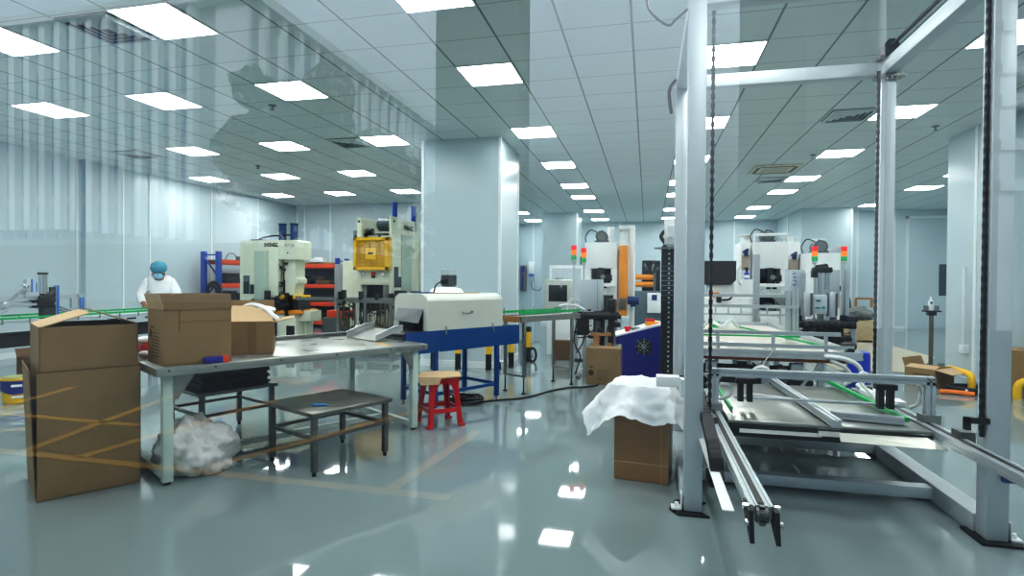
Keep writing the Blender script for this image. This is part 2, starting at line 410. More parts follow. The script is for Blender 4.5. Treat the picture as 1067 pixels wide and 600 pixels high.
b.box((10.1, RY-20, -.1), (10.5, RY-19.7, 22)); b.build('balcony_band', mat('band_grey', rgb(214,220,222), .7), o)
b = M(); b.cyl((6.86, RY-20+.6, -.1), (6.86, RY-20+.6, 20), .1); struct('lamp_mast_outside', b, conc)
leaf = mat('outside_leaves', rgb(34,52,40), .8, var=.35, scale=2)
_n = leaf.node_tree.nodes; _l = leaf.node_tree.links
_z = _n.new('ShaderNodeTexNoise'); _z.inputs['Scale'].default_value = 3.2; _z.inputs['Detail'].default_value = 3; _g = _n.new('ShaderNodeMath'); _g.operation = 'GREATER_THAN'; _g.inputs[1].default_value = .5
_c = _n.new('ShaderNodeTexCoord'); _l.new(_c.outputs['Object'], _z.inputs['Vector']); _l.new(_z.outputs['Fac'], _g.inputs[0]); _l.new(_g.outputs[0], _n['Principled BSDF'].inputs['Alpha'])
def tree(x, Y, h, r, nb, seed):
    rnd = random.Random(seed); b = M(); b.cyl((x, RY-Y, -.1), (x, RY-Y, h), .18, .1, 8); b.k = 1
    for i in range(nb):
        a = rnd.random()*2*PI; rr = r*rnd.random()**.5; z = h*(.45+.6*rnd.random())
        c = Vector((x+math.cos(a)*rr, RY-Y+math.sin(a)*rr, z)); q = r*(.28+.2*rnd.random())
        vs = bmesh.ops.create_icosphere(b.bm, subdivisions=2, radius=q)['verts']
        for v in vs: v.co = v.co*(1+.35*noise.noise(v.co*2.2+c)) + c
        for fc in {fc for v in vs for fc in v.link_faces}: fc.material_index = 1
    o = b.build('tree_outside', [mat('bark', rgb(70,60,50), .9), leaf], None, smooth=False); o['kind'] = 'structure'
for a in ((-14.0,20,8.2,2.6,26,1),(-10.3,17.5,5.6,2.2,20,2),(-6.2,20,4.4,2.2,18,5)): tree(*a)
# sky and sun
w = bpy.data.worlds.new('World'); scene.world = w; w.use_nodes = True; N = w.node_tree.nodes; L = w.node_tree.links
bg = N['Background']; tc = N.new('ShaderNodeTexCoord'); sp = N.new('ShaderNodeSeparateXYZ'); rp = N.new('ShaderNodeValToRGB')
L.new(tc.outputs['Generated'], sp.inputs[0]); L.new(sp.outputs['Z'], rp.inputs[0]); rp.color_ramp.elements[0].color = (.09,.11,.13,1); rp.color_ramp.elements[1].color = (.74,.86,1.0,1)
rp.color_ramp.elements[0].position = 0.14; rp.color_ramp.elements[1].position = 0.46
L.new(rp.outputs[0], bg.inputs['Color']); bg.inputs['Strength'].default_value = 1.9
sun = bpy.data.lights.new('sun', 'SUN'); sun.energy = 2.2; sun.angle = .05; so = bpy.data.objects.new('sun', sun); COL.objects.link(so)
so.rotation_euler = Vector((-.35, -.75, -.75)).to_track_quat('-Z', 'Y').to_euler()

# ------------------------------------------------------------------ ceiling fittings
lightm = emis('light_diffuser', (0.97, 1.0, 0.985, 1), 17.0)
LX = lambda i: -1.65 + .6*i
LY = lambda j: 5.86 + .6*j
lights = {-3: (-7,-4,0), 0: (-10,-7,-4,0,4,8), 4: (-10,-7,-4,0,4,8), 8: (-13,-10,-7,0,4,8), 12: (-13,-10,-7,0,4,8,13), 15: (0,4,8,13), 20: (-4,0,4,8,13), 24: (-4,0,4,8)}
ordn = ['first','second','third','fourth','fifth','sixth','seventh','eighth']
proto = thing('ceiling_light', 'x', 'ceiling light', (0,0,CE), 0, 'square ceiling light panels')
b = M(); h = .285
for a, c in (((-h-.012,-h-.012,-.012),(h+.012,-h,0)), ((-h-.012,h,-.012),(h+.012,h+.012,0)), ((-h-.012,-h,-.012),(-h,h,0)), ((h,-h,-.012),(h+.012,h,0))): b.box(a, c)
b.build('light_frame', trimw, proto)
b = M(); b.box((-h,-h,-.008), (h,h,-.001)); b.build('diffuser', lightm, proto)
first = True
for ri, (j, cols) in enumerate(lights.items()):
    for ci, i in enumerate(cols):
        lab = 'square white ceiling light panel, %s row back from the glass, %s from the left' % (ordn[ri], ordn[ci])
        if first: proto.location = (LX(i), LY(j), CE); proto['label'] = lab; first = False
        else: dup(proto, (LX(i), LY(j), CE), None, lab)
# unseen area lamps added as fill, standing in for panels outside the view
for i, j in ((4,-3),(8,-3),(12,-3),(-7,-6),(-4,-6),(0,-6),(4,-6),(8,-6),(12,0),(-10,-3),(13,4),(13,8),(17,12),(17,16)):
    la = bpy.data.lights.new('lamp_fill', 'AREA'); la.shape = 'SQUARE'; la.size = .57; la.energy = 17.0*.57*.57*PI; la.color = (.97,1.0,.985)
    lo = bpy.data.objects.new('lamp_fill', la); COL.objects.link(lo); lo.location = (LX(i), LY(j), CE-.01)
def vent(x, y, label):
    t = thing('ceiling_vent', label, 'air vent', (x, y, CE), 0, 'square ceiling air vents')
    b = M(); b.box((-.27,-.27,-.006), (.27,.27,-.001)); b.build('vent_backing', mat('vent_dark', rgb(96,108,112), .7), t)
    b = M()
    for q in (.26, .2, .14, .08):
        for s in (-1, 1):
            b.sheet([(-q, s*q, -.012), (q, s*q, -.012), (q-.035, s*(q-.035), -.03), (-q+.035, s*(q-.035), -.03)], .003)
            b.sheet([(s*q, -q, -.012), (s*q, q, -.012), (s*(q-.035), q-.035, -.03), (s*(q-.035), -q+.035, -.03)], .003)
    b.build('louvre', mat('vent_grey', rgb(196,206,208), .5), t)
vent(LX(-5), LY(-3), 'square louvred ceiling vent beside the large light panel at upper left')
vent(LX(-5), LY(4), 'square louvred ceiling vent just left of the front pillar')
vent(LX(7), LY(4), 'square louvred ceiling vent left of the rear right lift post')
vent(LX(-12), LY(4), 'square louvred ceiling vent near the left wall')
vent(LX(7), LY(12), 'small far ceiling vent behind the ceiling cassette unit')
t = thing('ceiling_cassette', 'cream four way air conditioning cassette set in the ceiling', 'air conditioner', (LX(6.7), LY(10), CE))
b = M(); b.box((-.42,-.42,-.03), (.42,.42,0), .02); b.build('cassette_panel', mat('aged_cream', rgb(214,212,190), .5), t)
b = M(); b.box((-.24,-.24,-.036), (.24,.24,-.028)); b.build('intake_grille', mat('cassette_grille', rgb(186,186,168), .6), t)
b = M()
for s in (-1, 1): b.box((-.3, s*.33-.035, -.034), (.3, s*.33+.035, -.029)); b.box((s*.33-.035, -.3, -.034), (s*.33+.035, .3, -.029))
b.build('air_slot', mat('slot_dark', rgb(110,110,96), .6), t)
spk = thing('sprinkler_head', 'x', 'sprinkler', (0,0,CE), 0, 'ceiling sprinkler heads')
b = M(); b.lathe([(.045,-.012),(.05,0)], seg=14); b.cyl((0,0,-.05),(0,0,0),.012,seg=8); b.lathe([(.025,-.062),(.03,-.055)], seg=12); b.build('sprinkler_body', mat('sprinkler_metal', rgb(120,126,126), .4, .5), spk)
for k, (x, y, lab) in enumerate(((-4.65,6.3,'small ceiling sprinkler behind the large light panel left of the front pillar'), (-7.4,9.6,'small ceiling sprinkler near the left wall above the worker'), (1.0,9.6,'small ceiling sprinkler right of the left lift posts'), (2.75,10.7,'small ceiling sprinkler right of the ceiling cassette'), (-2.4,10.2,'small ceiling sprinkler just right of the front pillar'), (3.9,9.1,'small ceiling sprinkler by the right pillar'))):
    if k == 0: spk.location = (x, y, CE); spk['label'] = lab
    else: dup(spk, (x, y, CE), None, lab)
# ------------------------------------------------------------------ lift frame (front right)
t = thing('lift_frame', 'tall light grey four post lifting frame with hanging black chains at right', 'lift frame', (1.03, 4.32, 0))
def mb(): return M()
def W(b, name, m, **k): return b.build(name, m, t, world=True, **k)
PX0, PX1, PYF, PYR, PT = .27, 1.785, 3.49, 4.95, 3.05
pw = .102
for x in (PX0, PX1):
    for y in (PYF, PYR):
        b = mb(); b.box((x-pw/2, y-pw/2, .012), (x+pw/2, y+pw/2, PT), .006)
        if y == PYR: b.box((x-.012, y-pw/2-.002, .2), (x+.012, y-pw/2+.01, PT-.1))
        p = W(b, 'post', aluw)
b = mb(); b.box((PX0, PYR-.05, 2.95), (PX1, PYR+.05, 3.05), .004); W(b, 'top_beam', aluw)
b = mb(); b.box((PX0, PYF-.05, 2.95), (PX1, PYF+.05, 3.05), .004); W(b, 'top_beam', aluw)
for x in (PX0, PX1):
    b = mb(); b.box((x-.05, PYF, 2.95), (x+.05, PYR, 3.05), .004); W(b, 'top_beam', aluw)
    b = mb(); b.box((x-.06, PYF+.06, .0), (x+.06, PYR-.06, .11), .006); W(b, 'floor_beam', aluw)
for y, z in ((4.03, .05), (4.95, .06)):
    b = mb(); b.box((PX0, y-.045, z-.03), (PX1, y+.045, z+.04), .004); W(b, 'floor_beam', aluw)
for x, s in ((PX0, -1), (PX1, 1)):
    b = mb(); b.prism([(x-.09,PYF-.1),(x+.09,PYF-.1),(x+s*.13,PYF-.02),(x+.09,PYF+.12),(x-.09,PYF+.12)], 'z', 0, .014); W(b, 'foot_pad', black)
    b = mb(); b.box((x+s*.06, PYF-.05, .014), (x+s*.12, PYF+.02, .024)); b.box((x+s*.06, PYF-.05, .014), (x+s*.066, PYF+.02, .11)); b.cyl((x+s*.09,PYF-.02,.02),(x+s*.09,PYF-.02,.05),.012,seg=8); W(b, 'foot_bracket', white)
    b = mb(); b.box((x-.08, PYR-.08, 0), (x+.08, PYR+.08, .012)); W(b, 'foot_pad', black)
# bearing block and drive shaft on the right top beam, gusset plate under it
b = mb(); b.box((PX1-.09, PYR-.13, 3.05), (PX1+.05, PYR+.03, 3.075)); b.prism([(PX1-.06,3.075),(PX1+.04,3.075),(PX1+.04,3.16),(PX1+.01,3.195),(PX1-.03,3.195),(PX1-.06,3.16)], 'y', PYR-.12, PYR); bb = W(b, 'bearing_block', blackm)
b = mb(); b.cyl((PX1-.01, PYR-.1, 3.145), (PX1-.01, PYF-.1, 3.145), .014, seg=10); W(b, 'drive_shaft', blackm)
b = mb(); b.prism([(PX1-.09,2.94),(PX1+.1,2.94),(PX1+.1,2.925),(PX1-.09,2.925)], 'y', PYR-.09, PYR+.02)
for k in range(5): b.cyl((PX1-.02+.03*k, PYR-.075, 2.91), (PX1-.02+.03*k, PYR-.075, 2.955), .009, seg=6)
W(b, 'bolt_plate', steel)
# roller chains
def chain(x, y, z0, z1):
    b = mb(); z = z0; k = 0
    while z < z1:
        if k % 2: b.box((x-.011, y-.006, z), (x+.011, y+.006, z+.03))
        else: b.box((x-.007, y-.011, z-.004), (x+.007, y+.011, z+.034))
        z += .028; k += 1
    return W(b, 'lift_chain', blackm)
chain(.372, PYF+.1, .46, 3.14); chain(1.72, PYF-.02, .55, 3.14); chain(PX1-.085, PYR-.09, .5, 2.94); chain(.36, PYR-.09, .5, 3.02)
b = mb(); b.cyl((.372, PYF+.06, 3.2), (.372, PYF+.16, 3.2), .05); b.box((.3, PYF+.08, 3.13),(.4,PYF+.12,3.2)); W(b, 'chain_wheel', blackm)
b = mb(); b.cyl((1.72, PYF-.06, 3.2), (1.72, PYF+.03, 3.2), .05); W(b, 'chain_wheel', blackm)
# side arm, electrical box and drag chain by the left posts
b = mb(); b.box((.06, 3.62, .7), (.24, 3.72, .765), .006); b.box((.2,3.52,.66),(.235,3.72,.765)); W(b, 'side_arm', white)
b = mb(); b.box((.25, 5.22, .4), (.28, 5.34, 1.75), .003); W(b, 'chain_guide', alu)
b = mb(); b.box((.15, 5.36, 1.69), (.27, 5.5, 1.93), .008); b.box((.17,5.2,1.75),(.21,5.4,1.85)); eb = W(b, 'electrical_box', white)
b = mb()
for k in range(28):
    z = .42 + k*.045
    b.k = 0; b.box((.125, 5.4, z), (.24, 5.48, z+.042)); b.k = 1; b.box((.185, 5.396, z+.012), (.202, 5.4, z+.028))
b.k = 0; b.tube([(.135,5.44,1.66),(.16,5.44,1.7),(.12,5.44,1.78),(.2,5.44,1.86)], .018)
W(b, 'drag_chain', [black, grey])
b = mb(); b.box((.06,5.38,1.655),(.24,5.5,1.67)); W(b, 'chain_bracket', steel)
b = mb(); b.tube([(PX0-.06,PYF-.05,2.93),(PX0-.12,PYF,2.9),(PX0-.17,PYF,2.87),(PX0-.28,PYF,2.98),(PX0-.28,PYF,3.12)], .007); W(b, 'loose_cable', cable); b = mb(); b.tube([(PX0-.06,PYR-.06,3.02),(PX0-.11,PYR-.1,2.92),(PX0-.09,PYR-.08,2.74)], .014); W(b, 'loose_cable', cable)
b = mb(); b.box((1.63, PYF-.06, .62), (1.74, PYF-.03, .65)); b.box((1.63,PYF-.06,.585),(1.655,PYF-.03,.65)); W(b, 'chain_clamp', black)
b = mb(); b.box((PX1+.005, PYF-.09, .33), (PX1+.075, PYF-.058, .4), .004); W(b, 'limit_switch', motorb)

# ------------------------------------------------------------------ tray lift carriage
t = thing('transfer_tray', 'low steel tray on twin aluminium rails hung inside the lift frame', 'conveyor', (1.03, 3.9, .38))
Z = .5
def rail(x, y0, y1):
    b = mb()
    for dx in (-.026, .026): b.alu((x+dx, y0, Z-.02), (x+dx, y1, Z-.02), .034, .05)
    b.box((x-.015, y0+.05, Z-.035), (x+.015, y1, Z-.0))
    r = W(b, 'rail', alu)
    b = mb(); b.box((x-.012, y0+.02, Z), (x+.012, y1, Z+.008)); W(b, 'slide_strip', blackm)
    for dx in (-.045, .045):
        b = mb(); b.prism([(y0-.08,Z-.11),(y0-.06,Z-.105),(y0+.08,Z-.04),(y0+.08,Z+.0),(y0-.05,Z-.0)], 'x', x+dx-.008, x+dx+.008); W(b, 'end_plate', black)
    b = mb(); b.cyl((x-.022,y0-.0,Z-.03),(x+.022,y0-.0,Z-.03),.03)
    for k in range(10):
        a = 2*PI*k/10; b.cbox((x, y0-.0+.033*math.cos(a), Z-.03+.033*math.sin(a)), (.02,.014,.014), rot=(a,0,0))
    W(b, 'sprocket', dsteel)
    for dx in (-.056, .056):
        b = mb(); b.cyl((x+dx-.01,y0-.04,Z-.05),(x+dx+.01,y0-.04,Z-.05),.016,seg=12); W(b, 'end_bolt', chrome)
        b = mb(); b.cyl((x+dx-.01,y0+.01,Z-.005),(x+dx+.01,y0+.01,Z-.005),.012,seg=10); W(b, 'end_bolt', chrome)
rail(.43, 2.3, 5.1); rail(1.66, 2.3, 5.1)
b = mb(); b.sheet([(.30,2.38,Z-.06),(.345,2.38,Z-.06),(.345,4.6,Z-.06),(.30,4.6,Z-.06)], .004); W(b, 'side_strip', white)
# drag chain on the left rail, a curved slatted belt
b = mb()
pts = [(4.9,.62),(4.5,.62),(4.1,.615),(3.7,.60),(3.35,.57),(3.05,.52),(2.9,.47),(2.86,.42),(2.9,.38),(3.1,.36)]
for (ya, za), (yb, zb) in zip(pts, pts[1:]):
    for k in range(6):
        q = k/6; y = ya+(yb-ya)*q; z = za+(zb-za)*q
        b.cbox((.335, y, z), (.06, .05, .045), rot=(math.atan2(zb-za, yb-ya), 0, 0))
W(b, 'drag_chain', black)
b = mb(); clutter(b,(.33,4.1,Z-.1),(.4,4.9,.72),22,8,(.015,.04)); W(b, 'side_mechanism', blackm)
b = mb(); b.box((.5, 3.72, Z-.02), (1.6, 5.1, Z), .003); W(b, 'tray_plate', mat('tray_sheet', rgb(172,174,168), .3, .8, var=.08, scale=3))
b = mb(); b.sheet([(.56,3.70,Z-.07),(1.02,3.70,Z-.07),(1.02,3.715,Z-.025),(.56,3.715,Z-.025)], .004); b.sheet([(1.0,3.69,Z-.06),(1.12,3.69,Z-.06),(1.12,3.71,Z-.02),(1.0,3.71,Z-.02)], .004); b.sheet([(1.11,3.66,Z-.08),(1.64,3.62,Z-.08),(1.56,3.71,Z-.03),(1.11,3.71,Z-.03)], .004); W(b, 'front_lip', mat('lip_sheet', rgb(214,214,204), .35, .6))
b = mb(); b.sheet([(.5,3.7,Z-.02),(1.6,3.7,Z-.02),(1.6,3.7,Z-.045),(.5,3.7,Z-.045)], .006); b.box((.52,3.8,Z-.12),(1.58,5.2,Z-.06)); W(b, 'under_frame', blackm)
b = mb(); b.alu((1.08, 3.62, Z+.035), (1.02, 5.25, Z+.035), .05, .045); W(b, 'cross_profile', alu)
b = mb(); b.alu((1.13, 3.92, Z+.03), (1.5, 3.83, Z+.03), .06, .04); W(b, 'cross_profile', alu)
b = mb(); b.bar((.55, 3.96, Z+.02), (.55, 4.75, Z+.02), .018); W(b, 'green_guide', greenb)
b = mb(); b.bar((1.53, 3.86, Z+.03), (1.47, 5.3, Z+.03), .026); W(b, 'green_guide', greenb)
# portal over the tray
for x in (.44, 1.69):
    b = mb(); b.alu((x, 3.97, Z+.005), (x, 3.97, .77), .05, .05); W(b, 'portal_post', alu)
    b = mb(); b.box((x-.05, 3.93, Z), (x+.05, 4.01, Z+.05)); W(b, 'portal_foot', steel)
b = mb(); b.alu((.415, 3.97, .755), (1.715, 3.97, .755), .05, .05, up=(0,0,1)); W(b, 'portal_beam', alu)
b = mb(); b.cyl((.58, 4.05, .58), (1.55, 4.05, .58), .010, seg=8); W(b, 'guide_rod', alu)
for x in (.64, 1.47):
    b = mb(); b.box((x-.06,3.99,.68),(x+.06,4.06,.715), .004); b.box((x-.045,4.0,.56),(x-.012,4.05,.69)); b.box((x+.012,4.0,.56),(x+.045,4.05,.69)); W(b, 'gripper', black)
b = mb(); b.box((1.56,4.3,.52),(1.63,4.75,.56), .006); b.box((1.55,4.12,.55),(1.63,4.24,.59), .005); b.cyl((1.57,4.2,.56),(1.6,4.9,.56),.016); W(b, 'air_cylinder', white)
b = mb(); b.tube([(.47,4.05,.73),(.5,4.15,.7),(.47,4.2,.62),(.5,4.2,.56)], .010); W(b, 'air_hose', hose); b = mb(); b.tube([(.47,3.95,.68),(.54,4.0,.66),(.54,4.0,.6),(.47,3.99,.57)], .013)
W(b, 'air_hose', hose); b = mb(); b.tube([(1.66,4.05,.72),(1.7,4.1,.66),(1.69,4.12,.58),(1.66,4.15,.55)], .011); W(b, 'air_hose', hose); b = mb(); b.tube([(1.56,4.5,.56),(1.5,4.55,.64),(1.53,4.6,.7),(1.59,4.58,.66),(1.58,4.5,.57)], .012)
W(b, 'air_hose', hose); b = mb(); b.tube([(.6,4.2,.55),(.8,4.3,.535),(1.0,4.25,.545),(.75,4.4,.54)], .007); W(b, 'air_hose', hose)
for x, s in ((.345, -1), (1.745, 1)):
    for y in (3.62, 5.0):
        b = mb(); b.box((min(x, x-s*.07), y-.05, Z-.08), (max(x, x-s*.07), y+.05, Z+.04)); W(b, 'lift_bracket', dsteel)
b = mb(); b.tube([(.9,4.6,Z-.13),(1.15,4.3,Z-.15),(1.3,4.5,Z-.14),(1.1,4.7,Z-.14)], .012, closed=True); W(b, 'hanging_cable', cable)

# ------------------------------------------------------------------ stacking table behind the lift frame
t = thing('stacking_table', 'wide aluminium framed transfer table with brown board edge behind the lift frame', 'conveyor', (1.05, 7.4, 0))
x0, x1, y0, y1, zt = .3, 1.85, 5.62, 9.5, .7
for x in (x0+.04, (x0+x1)/2, x1-.3):
    for y in (y0+.05, 7.5, y1-.05):
        b = mb(); b.alu((x, y, 0), (x, y, zt-.07), .06); W(b, 'leg', alu)
b = mb(); b.box((x0,y0+.02,zt-.075),(x1-.1,y1,zt-.05)); W(b, 'board_edge', board)
b = mb(); b.box((x0,y0+.06,zt-.05),(x1-.02,y1,zt-.02)); W(b, 'table_top', topm)
for y in (y0, y1):
    b = mb(); b.alu((x0, y, zt-.005), (x1, y, zt-.005), .05, .07); W(b, 'edge_profile', alu)
for x in (x0, x1):
    b = mb(); b.alu((x, y0, zt-.005), (x, y1, zt-.005), .05, .07); W(b, 'edge_profile', alu)
def portal(y, z, xl, xr, mid=(), name='cross_rail', s=.035):
    b = mb(); b.alu((xl, y, z), (xr, y, z), s); W(b, name, alu)
    for x in mid:
        b = mb(); b.alu((x, y, zt+.02), (x, y, z-.01), s*.8); W(b, 'rail_post', alu)
portal(5.72, .88, .33, 1.72, (.66, 1.15, 1.6)); portal(5.68, .765, .33, 1.82, (.66, 1.15))
portal(6.9, 1.08, .33, 1.65, (1.6,)); portal(6.95, 1.2, .33, 1.62, ())
b = mb(); b.alu((1.62, 6.95, zt), (1.62, 6.95, 1.3), .07); b.alu((1.55, 6.95, zt), (1.55, 6.95, 1.26), .045); W(b, 'tall_post', alu)
b = mb(); b.prism([(1.36,1.2),(1.52,1.2),(1.52,1.08),(1.49,1.08)], 'y', 6.94, 6.955); W(b, 'corner_plate', steel)
for k in range(9):
    x = .36+.14*k; b = mb(); b.bar((x,7.0,.98),(x,7.0,1.08),.016); W(b, 'rail_stub', alu)
b = mb(); b.alu((.33,7.0,.98),(1.62,7.0,.98),.02); W(b, 'cross_rail', alu)
b = mb(); b.bar((.33, 5.78, .84), (1.52, 6.3, .8), .016); W(b, 'green_guide', greenb)
b = mb(); b.bar((1.18, 8.6, .74), (1.7, 5.85, .74), .022); W(b, 'green_guide', greenb)
b = mb(); b.bar((.6, 6.7, .72), (1.12, 5.85, .72), .06, .015); W(b, 'deflector_bar', white)
for x in (.6, 1.35):
    b = mb(); b.box((x-.05,y0+.05,.5),(x+.05,y0+.15,.6)); W(b, 'sensor_box', grey)
    b = mb(); b.box((x-.17,y0+.06,.38),(x-.08,y0+.18,.56), .01); W(b, 'gear_motor', greenb if x < 1 else dsteel)
b = mb(); b.box((x0+.05,y0+.1,.36),(x1-.35,y0+.16,.44)); b.box((x0+.05,y0+.5,.18),(x1-.35,y0+.56,.26)); b.cyl((x0+.1,y0+.3,.5),(x1-.4,y0+.3,.5),.05); b.box((.75,y0+.2,.3),(1.1,y0+.6,.48)); clutter(b,(x0+.1,y0+.02,.3),(x1-.4,y0+.3,.6),26,3); W(b, 'drive_frame', blackm)
b = mb(); b.alu((x0+.04,y0+.03,.13),(x1-.3,y0+.03,.13),.05); b.bar((1.2,y0+.02,.15),(1.52,y0+.02,.6),.02); b.bar((.4,y0+.02,.6),(.66,y0+.02,.36),.012); W(b, 'lower_brace', alu)
b = mb(); b.tube([(1.55,y0-.03,.69),(1.7,y0-.05,.68),(1.82,y0-.05,.62),(1.86,y0-.05,.5),(1.84,y0-.03,.42)], .02); W(b, 'white_hose', hose); b = mb(); b.tube([(1.6,y0-.03,.66),(1.72,y0-.04,.6),(1.78,y0-.04,.5),(1.72,y0-.03,.45)], .016)
W(b, 'white_hose', hose); b = mb(); b.tube([(1.0,y0-.02,.5),(1.05,y0-.04,.62),(1.1,y0-.05,.7),(1.13,y0-.05,.76)], .005); W(b, 'white_hose', hose); b = mb(); b.tube([(.95,y0-.03,.52),(1.0,y0-.05,.57),(1.07,y0-.05,.56),(1.1,y0-.03,.5)], .022); W(b, 'white_hose', hose)
b = mb(); b.tube([(.75,8.3,.74),(.85,8.1,.82),(.98,8.0,.76),(1.1,8.1,.84),(1.2,8.2,.75)], .025); W(b, 'white_hose', hose)
for k in range(3):
    b = mb(); b.box((.7+.2*k,8.4,.71),(.8+.2*k,8.55,.8), .01); W(b, 'suction_head', (blackm, greenb, white)[k])
for x in (1.86,):
    b = mb(); b.cyl((x-.14,5.7,.78),(x-.02,5.7,.78),.03); b.box((x-.1,5.66,.7),(x-.04,5.74,.76)); W(b, 'bearing', blackm)

# ------------------------------------------------------------------ pick and place unit beyond the table
t = thing('transfer_press_unit', 'upright cylinder unit with black bed between two grey control cabinets behind the table', 'machine', (2.55, 9.3, 0))
b = mb(); b.box((2.1,8.95,.7),(2.9,9.5,.8), .01)
for k in range(9): b.cbox((2.15+.085*k,8.93,.75),(.05,.06,.07), .006)
b.box((2.08,9.0,.8),(2.2,9.3,.88), .01); b.box((2.78,8.95,.8),(2.92,9.3,.88), .01); W(b, 'black_bed', blackm)
for x in (2.15, 2.9):
    b = mb(); b.alu((x,9.1,0),(x,9.1,.72),.07); W(b, 'leg', alu)
b = mb(); b.box((2.3,9.0,.3),(2.75,9.4,.72), .01); clutter(b,(2.1,8.93,.55),(2.85,9.0,.72),20,11); W(b, 'drive_housing', blackm)
b = mb(); b.cyl((2.43,9.1,1.2),(2.43,9.1,1.5),.045); b.box((2.36,9.04,.95),(2.48,9.16,1.2)); W(b, 'cylinder', chrome)
b = mb(); b.cyl((2.56,9.12,1.25),(2.56,9.12,1.52),.04); b.box((2.53,9.1,.8),(2.59,9.15,1.25)); W(b, 'cylinder', chrome)
for x in (2.27, 2.6):
    b = mb(); b.box((x-.045,8.98,.86),(x+.045,9.06,1.22), .005); b.k=1; b.box((x+.03,8.97,.88),(x+.055,8.99,1.2)); W(b, 'guide_column', [alu, mat('brown_rod', rgb(96,72,62), .4)])
b = mb(); b.box((2.34,9.0,.9),(2.53,9.1,1.18), .006); b.k=1; b.box((2.38,8.99,1.08),(2.44,9.0,1.11)); b.box((2.37,8.99,.98),(2.44,9.0,1.0)); b.box((2.46,8.99,.98),(2.5,9.0,1.01)); W(b, 'valve_block', [grey, mat('teal_print', rgb(20,120,120), .5)])
b = mb(); b.box((2.36,9.0,1.5),(2.6,9.2,1.58), .02); b.cyl((2.4,9.05,1.57),(2.54,9.1,1.59),.045); b.box((2.33,9.02,1.43),(2.4,9.1,1.53)); W(b, 'top_motor', black)
for x, zz_ in ((2.27,1.5), (2.86,1.55)):
    b = mb(); b.alu((x,9.25,.8),(x,9.25,zz_),.055); W(b, 'upright', alu)
for x, w_ in ((2.13,.2),(2.57,.24)):
    b = mb(); b.box((x,9.4,.98),(x+w_,9.8,1.55), .01); cb = W(b, 'control_cabinet', grey)
    b = mb(); b.k = 0
    for k in range(9):
        b.k = 0 if k < 5 else 1
        z = 1.5-.055*k; b.box((x+.03,9.394,z-.012),(x+.08,9.4,z)); b.box((x+.03+.018*(k%3),9.394,z-.03),(x+.044+.018*(k%3),9.4,z-.012))
    b.build('vertical_lettering', [purple, greyd], cb, smooth=False)
    cb2 = cb.children[0]
    cb2.location = (0,0,0)
    cb2.data.transform((Matrix.Translation(t.location)).inverted())
b = mb(); b.box((2.15,9.42,.75),(2.3,9.78,.98)); b.box((2.6,9.42,.75),(2.78,9.78,.98)); W(b, 'cabinet_stand', dsteel)

# signal towers
bb_ = None
def signal(name_label, x, y, z0, z1, first=None):
    loc = (x, y, z0)
    if first: return dup(first, loc, None, name_label)
    t = thing('signal_tower', name_label, 'signal light', loc, 0, 'red amber green signal towers')
    h = z1 - z0
    b = M(); b.lathe([(.035,0),(.035,.015),(.012,.03),(.012,h-.27),(.035,h-.25),(.035,h-.22)], seg=14); b.build('pole', alu, t)
    for nm, m, a in (('green_lamp', mgrn, h-.22), ('amber_lamp', mamb, h-.145), ('red_lamp', mred, h-.07)):
        b = M(); b.lathe([(.04,a),(.042,a+.01),(.042,a+.065),(.04,a+.07)], seg=16); b.build(nm, m, t)
    return t
s1 = signal('signal tower on the right cabinet, left one of the right hand pair', 2.45, 9.36, .8, 1.9)
s2 = signal('signal tower standing clear against the wall, right one of the right hand pair', 2.86, 9.4, .8, 1.9, s1)
signal('taller left signal tower of the pair above the grey feeder cabinet', -1.1, 8.66, 0, 1.9)
signal('shorter right signal tower of the pair above the grey feeder cabinet', -.95, 8.68, 0, 1.86)

